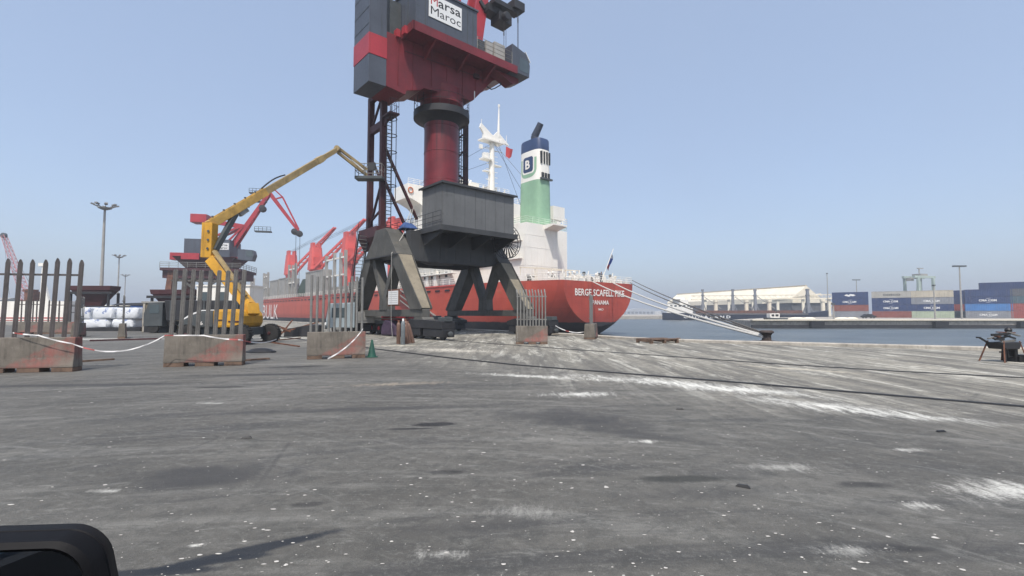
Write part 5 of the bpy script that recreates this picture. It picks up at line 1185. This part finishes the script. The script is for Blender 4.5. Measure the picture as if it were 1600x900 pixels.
for row, (z, hh, xs) in enumerate(((.35,.85,((132,176),(178,214))),(1.22,1.1,((131,146),(148,182),(184,221))))):
    for x0, x1 in xs:
        a = W(x0,500,48); c_ = W(x1,500,48); b = bag(c_.x-a.x-.05, 2.0, hh, int(x0)); o = b.build('cargo_pack', M['bag'], None, True); o.location = ((a.x+c_.x)/2,48.5,z)
        tag(o, labs[(row,x0)], 'cargo pack', 'white wrapped cargo packs')
a = W(132,515,48); c_ = W(230,515,48)
b = MB(); b.box(0,c_.x-a.x,-.9,1.2,0,.34); o = b.build('timber_bearer', M['black_steel'], None); o.location = (a.x,48,0); tag(o, 'dark bearer platform under the white wrapped packs', 'bearer')
p = W(236,512,54); bt = thing('tipper_trailer', 'blue tipper trailer under a black sheet next to the bunker', 'trailer', (p.x,p.y,0), 0)
b = MB(); b.box(-1.4,1.2,-1.3,1.3,1.0,2.6); b.build('body', M['tarp_blue'], bt, bevel=.04)
b = MB(); b.loft([[(-3.6,-1.35,2.62),(1.25,-1.35,2.62),(1.25,1.35,2.62),(-3.6,1.35,2.62)],[(-3.0,-1.0,2.85),(1.0,-1.0,2.95),(1.0,1.0,2.95),(-3.0,1.0,2.85)]], True, True); b.build('sheet', M['black'], bt)
b = MB(); b.box(-3.4,1.1,-.9,.9,.7,1.0); b.build('chassis', M['black_steel'], bt)
for x in (-2.6,.2,1.0):
    b = MB(); b.lathe([(.2,-1.1),(.5,-1.1),(.5,-.8),(.2,-.8)], (x-.4,0,.5), 'y', 16); b.build('wheel', M['tyre'], bt, True)
b = MB(); b.box(-4.4,-1.45,-1.2,1.2,1.0,2.55); b.build('sheeted_load', M['black_steel'], bt, bevel=.1)
# long black sheet line behind packs
a = W(130,486,52); c_ = W(215,486,52); b = MB(); b.loft([[(a.x,51.4,0),(a.x,51.6,2.2),(a.x,52.5,2.45),(a.x,53.4,2.2),(a.x,53.6,0)],[((a.x+c_.x)/2,51.4,0),((a.x+c_.x)/2,51.6,2.05),((a.x+c_.x)/2,52.5,2.6),((a.x+c_.x)/2,53.4,2.05),((a.x+c_.x)/2,53.6,0)],[(c_.x,51.4,0),(c_.x,51.6,2.1),(c_.x,52.5,2.3),(c_.x,53.4,2.1),(c_.x,53.6,0)]], True, True)
tag(b.build('sheeted_stack', M['black']), 'long black sheeted stack behind the white wrapped packs', 'stack')
# white wall with red stripe
a = W(-140,471,74); c_ = W(112,471,74); wl_ = MB(); wl_.box(a.x,c_.x,74,76,0,3.6); ww = wl_.build('white_wall', M['ship_white']); tag(ww, 'long white wall with a double red stripe behind the dark fence', 'wall')
b = MB(); b.box(a.x,c_.x+.01,73.97,74.0,.95,1.12); b.box(a.x,c_.x+.01,73.97,74.0,.62,.72); b.build('stripe', M['red_paint'], ww)
b = MB(); b.box(a.x,c_.x+.02,73.96,74.0,0,.5); b.build('plinth', M['steel_grey'], ww)
# lattice boom crane far left
def lattice(b, p0, p1, w0, w1, n, r_):
    p0 = Vector(p0); p1 = Vector(p1); d = (p1-p0).normalized(); sx = Vector((0,1,0)); sy = d.cross(sx).normalized(); pr = None
    for i in range(n+1):
        t_ = i/n; c_ = p0.lerp(p1,t_); w_ = w0+(w1-w0)*t_; cs = [c_+sx*(a*w_)+sy*(e*w_) for a, e in ((-1,-1),(1,-1),(1,1),(-1,1))]
        if pr:
            for k in range(4): b.tube(pr[k],cs[k],r_,n=4); b.tube(pr[k],cs[(k+1)%4],r_*.6,n=4); b.tube(cs[k],cs[(k+1)%4],r_*.6,n=4)
        pr = cs
p = W(46,485,160); lc = thing('lattice_crane', 'faded pink lattice boom crane above the white wall', 'crane', (p.x,160,0)); tp_ = W(6,368,160)-Vector((p.x,160,0))
b = MB(); b.box(-2.5,2.5,-2,2,1.5,5.5); b.box(-3,3,-2.5,2.5,0,1.5); b.build('body', M['rust'], lc)
b = MB(); lattice(b, (0,0,4), tp_, 1.0,.5,18,.10); b.build('boom', paint('faded_pink',(.45,.16,.17),.6), lc)
b = MB(); b.lathe([(.2,-.5),(.9,-.4),(.9,.4),(.2,.5)], tp_, 'y', 12); b.build('sheave', M['dark_grey'], lc, True)
b = MB(); b.tube(tp_,(-7,0,8),.05,n=4); b.tube(tp_,(3,0,6),.06,n=4); b.build('rope', M['wire'], lc)
p = W(50,470,120); b = MB(); b.box(-1.0,1.0,-1,1,0,7.2); b.box(-1.5,1.4,-1.4,1.4,4.0,5.0); b.box(-1.3,.4,-1.2,1.2,7.2,7.7); o = b.build('watch_tower', M['rust'], None); o.location = (p.x,120,0); tag(o, 'small rusty tower seen through the dark fence pales', 'tower')
p = W(66,470,120); b = MB(); b.tube((0,0,0),(0,0,14),.5,.4,10); b.box(-.9,.5,-.6,.6,13.5,14.3); b.prism([(-.3,0),(3.4,0),(.6,9)], 'y', -.3,.3); o = b.build('white_mast', M['ship_white'], None); o.location = (p.x,120,0); tag(o, 'white mast with a tapering fin behind the white wall', 'mast')
p = W(424,455,420); b = MB(); lattice(b, (0,0,0),(0,0,24),3.0,.6,8,.22); 
for z in (15,19,22): b.beam((-5,0,z),(5,0,z),.3)
o = b.build('power_pylon', M['galv'], None); o.location = (p.x,420,0); tag(o, 'faint electricity pylon beyond the red ship', 'pylon')
# yard sheds that close the view inland at the far left
for i, (x0,x1,Y,h,mt,lab) in enumerate(((-300,-20,230,7,'steel_grey','long grey shed far beyond the white wall'),(120,250,330,5,'cream','low cream shed between the hoppers'))):
    a = W(x0,489,Y); c_ = W(x1,489,Y); b = MB(); b.prism([(-12,0),(-12,h),(0,h+2.5),(12,h),(12,0)], 'x', a.x, c_.x); o = b.build('yard_shed', M[mt], None); o.location = (0,Y+12,0); tag(o, lab, 'shed')

# ================================================================== FAR PIER AND CONTAINERS
pier = [(58.6,118),(175,117),(900,108),(900,420),(420,420),(205,226),(150,230),(112,205),(60,131)]
b = MB(); b.prism(pier, 'z', -6, -.01); pr_ = b.build('far_pier', M['conc_pale']); tag(pr_, kind='structure')
b = MB(); b.box(58.5,175,116.9,118.2,.0,.22); o = b.build('pier_kerb', M['cream'], pr_)
for i, x in enumerate((74,104,124.5,151,182)):
    b = MB(); b.box(x-1.6,x+1.6,116.3,117.2 if x<175 else 117.6,-1.7,-.3); b.build('fender', M['black'], pr_)
b = MB(); b.box(58.55,175,117.35,117.9,-1.9,-1.1); b.build('tide_band', M['black_steel'], pr_)
def container_mesh(col, name, ribs=26, rough=.55):
    b = MB(); L_, D_, H_ = 12.19, 2.44, 2.59; pts = []
    n = ribs*4
    for i in range(n+1):
        x = L_*i/n; k = i % 4; y = .0 if k in (0,1) else .045
        pts.append((x,y))
    x_in0, x_in1 = .12, L_-.12
    pts = [(x_in0+(x_in1-x_in0)*p[0]/L_, p[1]) for p in pts]
    b.add([(x,y,.16) for x,y in pts]+[(x,y,H_-.12) for x,y in pts], [(i,i+1,n+1+i+1,n+1+i) for i in range(n)])
    b.box(0,L_,.0,D_,0,.15); b.box(0,L_,-.02,D_,H_-.11,H_-.03); b.box(0,.13,-.02,D_,.15,H_-.11); b.box(L_-.13,L_,-.02,D_,.15,H_-.11); b.box(.13,L_-.13,.1,D_,.15,H_-.05)
    return b.build(name, paint(name+'_paint', col, rough, .12, (.12,.08,.06), .25, .35, .25, fine=3), None, mesh_only=True)
CM = {k: container_mesh(v, 'container_'+k) for k, v in dict(navy=(.022,.042,.115), brown=(.20,.065,.048), grey=(.34,.33,.30), beige=(.42,.38,.30), steel=(.20,.21,.23), pale_green=(.33,.38,.28), blue=(.05,.16,.38), teal=(.06,.10,.12), charcoal=(.09,.095,.105), red=(.26,.06,.05)).items()}
SP_ = Vector((133.5,200,0)); DR = Vector((.8,-.6,0)); CANG = math.atan2(-.6,.8)
def stack(px, back, rows, nm):
    # px: left edge pixel on the row line moved `back` metres inland
    base = SP_ + Vector((.6,.8,0))*back; r_ = (px-800)/750.0
    # solve X = r_*Y*k on line base + DR*s
    k = 1/ (CP)  # the ground direction of a pixel column near the horizon
    s_ = (r_*base.y - base.x)/(DR.x - r_*DR.y); p = base+DR*s_
    for lv, (c, txt, lab) in enumerate(rows):
        o = link('shipping_container', CM[c]); o.location = (p.x,p.y,.02+lv*2.6); o.rotation_euler = (0,0,CANG)
        tag(o, lab, 'container', 'stacked shipping containers on the far pier')
        if txt == 'BIRD':
            w2 = MB(); w2.add([(0,.5,0),(.9,1.0,0),(1.5,.62,0),(2.1,1.05,0),(3.3,.85,0),(3.9,.5,0),(3.0,.1,0),(2.2,.3,0),(1.7,-.05,0),(1.0,.15,0)],[tuple(range(10))]); t = w2.build('emblem', M['white'], o); face_mat(t, (4.2,-.03,.75), (1,0,0), (0,0,1))
        elif txt:
            wd = {'CMA CGM': 4.6, 'COSCO': 5.4}.get(txt, 4.6); t = text_obj(txt, 'lettering', M['dark_grey'] if txt == 'COSCO' else M['white'], o, wd, .75, .03); face_mat(t, (3.6,-.03,.8), (1,0,0), (0,0,1))
            if txt == 'CMA CGM':
                w2 = MB(); w2.add([(0,0,0),(1.2,.22,0),(1.3,.3,0),(.1,.12,0)],[(0,1,2,3)]); w2.add([(0,-1.4,0),(1.2,-1.18,0),(1.3,-1.1,0),(.1,-1.28,0)],[(0,1,2,3)]); t = w2.build('swoosh', M['white'], o); face_mat(t, (5.5,-.03,1.75), (1,0,0), (0,0,1))
stack(1300,0,[('steel','','grey container at the foot of the bird emblem stack'),('brown','','brown container under the boxed lettering container'),('navy','CMA CGM','navy container with lettering just below the bird emblem'),('navy','BIRD','navy container with a white bird emblem on top of its stack')],'a')
stack(1362,0,[('brown','','brown container below two navy lettered ones'),('navy','CMA CGM','lower of two navy lettered containers under the grey one'),('navy','CMA CGM','upper of two navy lettered containers under the grey one'),('grey','COSCO','grey container with spaced dark lettering on top of its stack')],'b')
stack(1423.5,0,[('pale_green','','pale green container at the foot of the beige topped stack'),('navy','CMA CGM','navy lettered container between pale green and steel grey ones'),('steel','CMA CGM','steel grey lettered container under the beige one'),('beige','','beige container on top of its stack')],'c')
stack(1487,6,[('teal','','dark teal container at the foot of the recessed stack'),('red','','red container in the recessed stack'),('navy','','plain navy container in the recessed stack'),('navy','CMA CGM','navy lettered container on top of the recessed stack')],'d')
stack(1508,0,[('steel','CMA CGM','grey lettered container under the bright blue one'),('blue','','bright blue container low in its stack'),('navy','CMA CGM','navy lettered container directly above the bright blue one'),('navy','','plain navy container topping the bright blue stack')],'e')
stack(1532,5.5,[('navy','','navy container at the foot of the tallest stack'),('brown','','brown container in the tallest stack'),('navy','','navy container midway up the tallest stack'),('navy','CMA CGM','navy lettered container second from the top of the tallest stack'),('navy','','plain navy container topping the tallest stack')],'f')
stack(1579,0,[('red','','lower red container beside the bright blue stack'),('red','','upper red container beside the bright blue stack'),('teal','','dark teal container above two red ones'),('charcoal','','charcoal container above the dark teal one')],'g')
# lamp poles on the pier
def pier_lamp(x, ytop, Y, label, arm=2.0):
    p = W(x,ytop,Y); r_ = thing('lamp_post', label, 'lamp post', (p.x+1,Y,0), 0, 'lamp posts on the far pier')
    b = MB(); b.tube((0,0,0),(0,0,p.z),.28,.16,8); b.build('pole', M['steel_grey'], r_, True)
    b = MB(); b.box(-arm,arm,-.35,.35,p.z,p.z+.45); b.build('lamp_head', M['dark_grey'], r_)
pier_lamp(1494,417,150,'tall lamp post in front of the recessed container stack')
pier_lamp(1335,438,255,'lamp post rising behind the bird emblem container stack')
pier_lamp(1454,447,152,'short thin lamp post before the beige topped stack',.3)
pier_lamp(1297,476,150,'short post at the end of the container yard',.3)
pier_lamp(1289,428,240,'very thin mast beside the warehouse gable',.3)
# green yard gantry
p = W(1437,470,235); rt = thing('yard_gantry', 'pale green yard gantry crane rising behind the containers', 'gantry crane', (p.x,235,0), .3)
gg = paint('gantry_green',(.33,.40,.36),.6,.1,(.15,.2,.16),.3,.3,.3)
b = MB()
for x in (-5.2,5.2):
    for y in (-3,3): b.beam((x,y,0),(x,y,19),1.0)
    b.beam((x,-3.5,.8),(x,3.5,.8),1.0)
b.build('leg', gg, rt)
b = MB()
for y in (-2.4,2.4): b.beam((-7.2,y,19.4),(7.2,y,19.4),1.1)
b.box(-5,5,-2,2,11,11.8); b.build('girder', gg, rt)
b = MB(); b.box(-1.5,3.2,-2,2,20,21); b.beam((.5,0,20),(.5,0,24),.35); b.box(-.6,3.2,-.3,.3,23.6,24.0); b.box(-7,-5,-1,1,17.5,19); b.build('trolley', M['steel_grey'], rt)
b = MB(); b.tube((-2,0,11.8),(-1,0,20),.12,n=4); b.tube((2,0,11.8),(2,0,20),.12,n=4); b.build('hoist_rope', M['wire'], rt)
# vehicles and heaps on the pier
p = W(1222,501,125); sb = thing('work_boat', 'small white workboat lying at the end of the far pier', 'boat', (p.x,128,0), .1)
b = MB(); b.prism([(-2.6,-.2),(2.6,-.2),(2.9,.5),(-3.0,.6)], 'y', -.9,.9); b.build('hull', M['dark_grey'], sb)
b = MB(); b.box(-2.0,.6,-.8,.8,.5,1.7); b.build('cabin', M['ship_white'], sb, bevel=.05); b = MB(); b.box(-1.7,-.9,-.83,-.8,.9,1.5); b.box(-.6,.3,-.83,-.8,.9,1.5); b.build('window', M['black'], sb); b = MB(); b.beam((.2,0,1.7),(.2,0,2.7),.12); b.box(-.3,.9,-.2,.2,2.3,2.6); b.build('mast', M['dark_grey'], sb)
for i, (x, w_) in enumerate(((1245,5.5),(1264,4.2),(1316,5.0),(1331,4.0))):
    p = W(x,499,150); b = MB(); b.loft([[(math.cos(k*.5236)*r_*w_,math.sin(k*.5236)*r_*1.6,z) for k in range(12)] for r_, z in ((.5,0),(.48,.2),(.3,.45),(.1,.55))], True, True); o = b.build('pale_heap', M['cream'], None, True); o.location = (p.x,150,0); tag(o, 'low pale heap of bulk material on the far pier', 'heap', 'pale heaps on the far pier')
p = W(1357,497,170); b = MB(); b.prism([(-2.2,.3),(2.2,.3),(2.2,.8),(1.3,.95),(.8,1.5),(-1.0,1.5),(-1.7,.95),(-2.2,.9)], 'y', -.85,.85); o = b.build('parked_car', M['black'], None, bevel=.06); o.location = (p.x,170,0); tag(o, 'dark car parked before the container stacks on the far pier', 'car')
for x in (-1.4,1.4):
    for y in (-.72,.72): b = MB(); b.lathe([(.1,-.12),(.34,-.12),(.34,.12),(.1,.12)], (x,y,.34), 'y', 12); b.build('wheel', M['tyre'], o)

# ================================================================== WAREHOUSE AND SECOND SHIP
b = MB(); b.prism([(60,292),(420,420),(900,430),(900,700),(40,700)], 'z', -6, -.02); tag(b.build('far_quay', M['conc_pale']), kind='structure')
wr = Vector((190,296,0)); wl2 = Vector((158,428,0)); dw = (wl2-wr); ang = math.atan2(dw.y,dw.x)
wa = thing('warehouse', 'long cream roofed warehouse across the harbour behind the dark blue ship', 'warehouse', (wr.x,wr.y,0), ang)
LN = dw.length
b = MB(); b.prism([(-9,8.2),(0.6,11.2),(11,18.6),(21.4,11.2),(21.4,8)], 'x', -1.0, LN+1); b.build('roof', M['cream'], wa)
b = MB()
for x in range(4,int(LN),9): b.beam((x,0.8,11.5),(x,10.8,18.7),.3,.2)
b.box(-1,LN+1,10.4,11.6,18.3,19.0); b.build('roof_rib', paint('roof_rib',(.55,.47,.34),.7), wa)
b = MB(); b.box(0,LN,-6,21,0,8.0); b.build('wall', paint('shed_wall',(.10,.10,.105),.8,.2), wa)
for i in range(12):
    b = MB(); b.box(i*12,i*12+.9,-8.0,-7.1,0,8.2); b.build('column', M['cream'], wa)
b = MB(); b.box(-1,LN+1,-9.2,-8.4,7.0,8.2); b.box(-1,LN+1,-8.8,-8.1,5.2,5.9); b.build('eaves_beam', M['cream'], wa)
# conveyor gallery
g0 = Vector((170,285,0)); g1 = Vector((112,300,0))
cg = thing('conveyor_gallery', 'cream truss conveyor gallery in front of the long warehouse', 'conveyor', (g0.x,g0.y,0), math.atan2(15,-58)); GL = (g1-g0).length
b = MB()
for z in (10.2,12.6):
    for y in (-1.2,1.2): b.beam((-20,y,z),(GL,y,z),.45)
for i in range(26): x = -20+i*(GL+20)/26; b.beam((x,-1.2,10.2),(x+1.5,-1.2,12.6),.22); b.beam((x+1.5,-1.2,12.6),(x+3,-1.2,10.2),.22)
b.build('truss', M['cream'], cg)
b = MB()
for i in range(6): x = -16+i*(GL+16)/5.6; b.beam((x,0,0),(x,0,10.2),1.4)
b.box(-20,GL,-1,1,10.3,10.6); b.build('support', M['cream'], cg)
b = MB(); b.beam((-12,0,13),(20,0,8.0),1.0,1.0); b.build('incline', M['cream'], cg)
# dark blue ship
s0 = Vector((158,240,0)); s1 = Vector((84,268,0)); ds = s1-s0; SL = ds.length
bs = thing('cargo_ship', 'dark blue cargo ship with grey derrick posts moored before the warehouse', 'ship', (s0.x,s0.y,0), math.atan2(ds.y,ds.x))
def hw2(x):
    t_ = x/SL
    return 6.5*min(1,(1-max(0,(.16-t_)/.16)**2))**.5 if t_ < .16 else (6.5 if t_ < .9 else 6.5-2.0*((t_-.9)/.1)**2)
rings = []
for t_ in (0,.01,.03,.07,.12,.18,.4,.7,.9,.96,1.0):
    x = t_*SL; w_ = max(.05,hw2(x)); top = 1.7+1.6*max(0,(.14-t_)/.14)+.4*max(0,(t_-.86)/.14)
    rings.append([(x,-w_,top),(x,-w_*.96,-1.0),(x,-w_*.7,-3.5),(x,w_*.7,-3.5),(x,w_*.96,-1.0),(x,w_,top)])
b = MB(); b.loft(rings, True, True); h2 = b.build('hull', paint('blue_hull',(.012,.02,.045),.45,.2,(.05,.03,.03),.3,.3,.1,fine=2), bs, True)
b = MB(); b.box(10,SL*.8,6.45,6.62,1.25,1.5); b.build('sheer_line', M['steel_grey'], h2)
# visible side is the one facing the camera (+y local)
t = text_obj('C H I N A L A N D', 'lettering', M['white'], h2, 23, 1.5, .03)
qa = W(1196,495,255); face_mat(t, (SL*.86,6.62,-.9), (-1,0,0), (0,0,1))
for k, px in enumerate((1098,1145,1180,1262)):
    r_ = (px-800)/750; tt = (r_*s0.y-s0.x)/(ds.x-r_*ds.y); x = tt*SL; zt = (14.2,14.0,13.8,13.6)[k]
    b = MB()
    for s in (-.9,.9): b.beam((x,s*1.5,1.6),(x,s*.6,zt),2.2,1.4,w1=1.3,h1=1.0); b.beam((x-2.2,s*1.4,1.6),(x,s,8),.35); b.beam((x+2.2,s*1.4,1.6),(x,s,8),.35)
    b.box(x-.7,x+.7,-1.3,1.3,zt-.4,zt+.5); b.box(x-.8,x+.8,-1.6,1.6,zt-3,zt-2.5); b.build('derrick_post', paint('post_grey',(.16,.17,.19),.6), bs)
    if k < 3: b = MB(); b.beam((x-1,0,10.5),(x-9,0,4.2),.35); b.build('derrick_boom', M['steel_grey'], bs)
    b = MB(); b.lathe([(1.0,1.6),(1.0,7.5),(1.3,7.6),(1.3,8.8)], (x-6.5,0,0), 'z', 10); b.build('crane_post', M['cream'], bs, True)
b = MB(); b.box(SL*.80,SL*.97,-5,5,1.9,4.6); b.box(SL*.82,SL*.96,-5,5,4.6,7.0); b.box(SL*.83,SL*.93,-4.5,4.5,7.0,9.2); b.box(SL*.88,SL*.95,-6.4,6.4,9.2,9.5); b.box(SL*.85,SL*.91,-3,3,9.2,10.6); b.build('superstructure', M['ship_white'], bs)
b = MB(); b.box(12,SL*.78,-4.5,4.5,1.7,3.2); b.build('hatch_cover', M['rust'], bs)
for i in range(5):
    b = MB(); b.box(SL*.82+i*2.2,SL*.82+i*2.2+1.2,5.0,5.03,5.3,6.2); b.build('window', M['glass'], bs)
# far shore
b = MB(); b.prism([(120,1000),(900,880),(2600,900),(2600,2600),(-600,2600),(-600,1100)], 'z', -6, -.6); tag(b.build('far_shore', M['conc_pale']), kind='structure')
r4 = random.Random(5)
gsh = paint('far_grey',(.36,.38,.40),.7,.1); gwh = paint('far_white',(.66,.65,.62),.7,.1)
for i in range(16):
    px = 950+i*10+r4.uniform(-3,3); Y = 1010+r4.uniform(0,60); p = W(px,489,Y); w_ = r4.uniform(5,13); h = r4.uniform(4,10) if i not in (4,5) else 9
    b = MB(); b.box(-w_/2,w_/2,0,12,-.62,h); b.prism([(-w_/2-.5,h),(0,h+r4.uniform(.5,2)),(w_/2+.5,h)], 'y', -.4,12.4); bb = b.build('shore_building', gwh if i%3 else gsh, None); bb.location = (p.x,Y,0)
    b = MB()
    for k in range(3): b.box(-w_/2+w_*(.15+.28*k),-w_/2+w_*(.30+.28*k),-.1,0,h*.25,h*.6)
    b.build('window', M['glass'], bb)
    tag(bb, 'small pale building on the far shore beyond the water', 'building', 'buildings along the far shore')
p = W(1000,489,1000); b = MB(); arc = [(-30+60*k/12, 7+5.5*math.sin(math.pi*k/12)) for k in range(13)]; b.prism([(-30,-.6)]+arc+[(30,-.6)], 'y', 0, 30); o = b.build('arched_shed', gsh, None); o.location = (p.x,995,0); tag(o, 'wide arched grey shed on the far shore beside the ship stern', 'shed')
b = MB()
for k in range(7): b.box(-27+k*8,-22+k*8,-.2,0,1,5)
b.build('door', M['dark_grey'], o)
# ================================================================== THE CAR WHOSE MIRROR SHOWS AT THE CORNER
HD = R(50)                                                  # heading, left of the view
fw = Vector((-math.sin(HD), math.cos(HD), 0)); ow = Vector((math.cos(HD), math.sin(HD), 0))
sp0 = Vector((-1.02,.74,0))                                 # a point on the car's side by the mirror
car = thing('parked_car', 'dark car of which only the black door mirror shows beside the asphalt', 'car', (sp0.x,sp0.y,0), HD)
# local y runs forward, x runs outward from the car's right side (x = 0)
black_paint = plain('car_paint', (.02,.021,.024), .25); trim = NT('mirror_plastic'); trim.bump(trim.noise(220,3,.6), .12, .002); M['trim'] = trim.out(trim.mix(trim.noise(40,3), (.005,.005,.006), (.009,.009,.010)), .6, 0, .12)
def carring(y, zb, zs, inset):
    return [(-.02-inset,y,zb),(0-inset,y,(zb+zs)/2),(-.05-inset,y,zs),(-1.75+inset,y,zs),(-1.8+inset,y,(zb+zs)/2),(-1.78+inset,y,zb)]
b = MB(); b.loft([carring(-3.0,.5,1.15,.18),carring(-2.7,.35,1.28,.04),(carring(-1.2,.32,1.3,0)),carring(.35,.32,1.22,.02),carring(1.2,.34,1.14,.05),carring(1.75,.4,1.02,.18),carring(1.9,.5,.85,.3)], True, True); b.build('body', black_paint, car, True)
b = MB(); b.loft([[(-.12,-2.5,1.28),(-1.68,-2.5,1.28),(-1.68,.15,1.22),(-.12,.15,1.22)],[(-.34,-2.1,1.82),(-1.46,-2.1,1.82),(-1.46,-.75,1.84),(-.34,-.75,1.84)]], True, True); b.build('cabin', M['glass'], car)
b = MB(); b.box(-1.44,-.36,-2.05,-.8,1.82,1.87); b.build('roof', black_paint, car, bevel=.02)
for x in (-.12,-1.68):
    for y in (-2.1,.95):
        b = MB(); b.lathe([(.2,-.11),(.32,-.11),(.36,-.06),(.36,.06),(.32,.11),(.2,.11)], (x,y,.36), 'x', 20); wh_ = b.build('wheel', M['tyre'], car, True)
        b = MB(); b.lathe([(.05,-.12),(.2,-.1),(.2,.1),(.05,.12)], (x,y,.36), 'x', 14); b.build('rim', M['galv'], wh_, True)
# mirror: shaped in its own plane, facing back toward the driver
mc = W(2,950,.80) - Vector((sp0.x,sp0.y,0)); inv = Matrix.Rotation(-HD, 4, 'Z')
mc = inv @ mc
def mirror_ring(hw, hh, y, rad, cx=0, cz=0, sk=0):
    pts = []
    for (sx, sz, a0) in ((1,1,0),(-1,1,90),(-1,-1,180),(1,-1,270)):
        for k in range(8):
            a = R(a0+90*k/7); x = cx+sx*(hw-rad)+rad*math.cos(a); z = cz+sz*(hh-rad)+rad*math.sin(a); pts.append((x+sk*(-z)*.28 if sx > 0 else x, y, z))
    return pts
mroot = MB()
b = MB(); b.loft([mirror_ring(.116,.084,.012,.045,0,0,1),mirror_ring(.118,.086,.002,.048,0,0,1),mirror_ring(.128,.096,-.012,.044,0,0,1),mirror_ring(.136,.104,-.004,.046,0,0,1),mirror_ring(.138,.106,.030,.046,0,0,1),mirror_ring(.1365,.1045,.032,.046,0,0,1),mirror_ring(.1365,.1045,.035,.046,0,0,1),mirror_ring(.138,.106,.037,.046,0,0,1),mirror_ring(.128,.098,.075,.05,0,.002,1),mirror_ring(.095,.07,.115,.05,0,.004,1),mirror_ring(.04,.03,.135,.02,0,.004,1)], True, False)
hsg = b.build('mirror_housing', M['trim'], car, True)
b = MB(); rg = mirror_ring(.117,.085,.006,.046,0,0,1); b.add(rg, [tuple(range(len(rg)))])
mg = NT('mirror_glass'); b.build('mirror_glass', mg.out((.55,.58,.6), .03, 1.0), hsg)
ym = R(22)     # mirror turned toward the driver
hsg.matrix_local = Matrix.Translation(mc) @ Matrix.Rotation(-HD+R(14), 4, 'Z') @ Matrix.Rotation(R(4), 4, 'Y')
b = MB(); e = hsg.matrix_local @ Vector((-.10,.05,-.03)); b.beam(e, (-.06,.02+e.y*0.4,1.12), .09, .07); b.build('mirror_arm', M['trim'], car, bevel=.015)

# ================================================================== HAZE
hz_ = MB(); hz_.box(-950,2700,-270,2650,-8,62)
hm = bpy.data.materials.new('haze_air'); hm.use_nodes = True; nt = hm.node_tree; nt.nodes.clear()
om = nt.nodes.new('ShaderNodeOutputMaterial'); pv = nt.nodes.new('ShaderNodeVolumePrincipled')
pv.inputs['Color'].default_value = (.86,.91,.98,1); pv.inputs['Density'].default_value = .0008; pv.inputs['Anisotropy'].default_value = .2
nt.links.new(pv.outputs[0], om.inputs['Volume'])
USE_HAZE = True
if USE_HAZE:
    hzo = hz_.build('haze', hm); hzo['kind'] = 'stuff'; hzo['label'] = 'thin pale summer haze filling the harbour air'; hzo['category'] = 'haze'
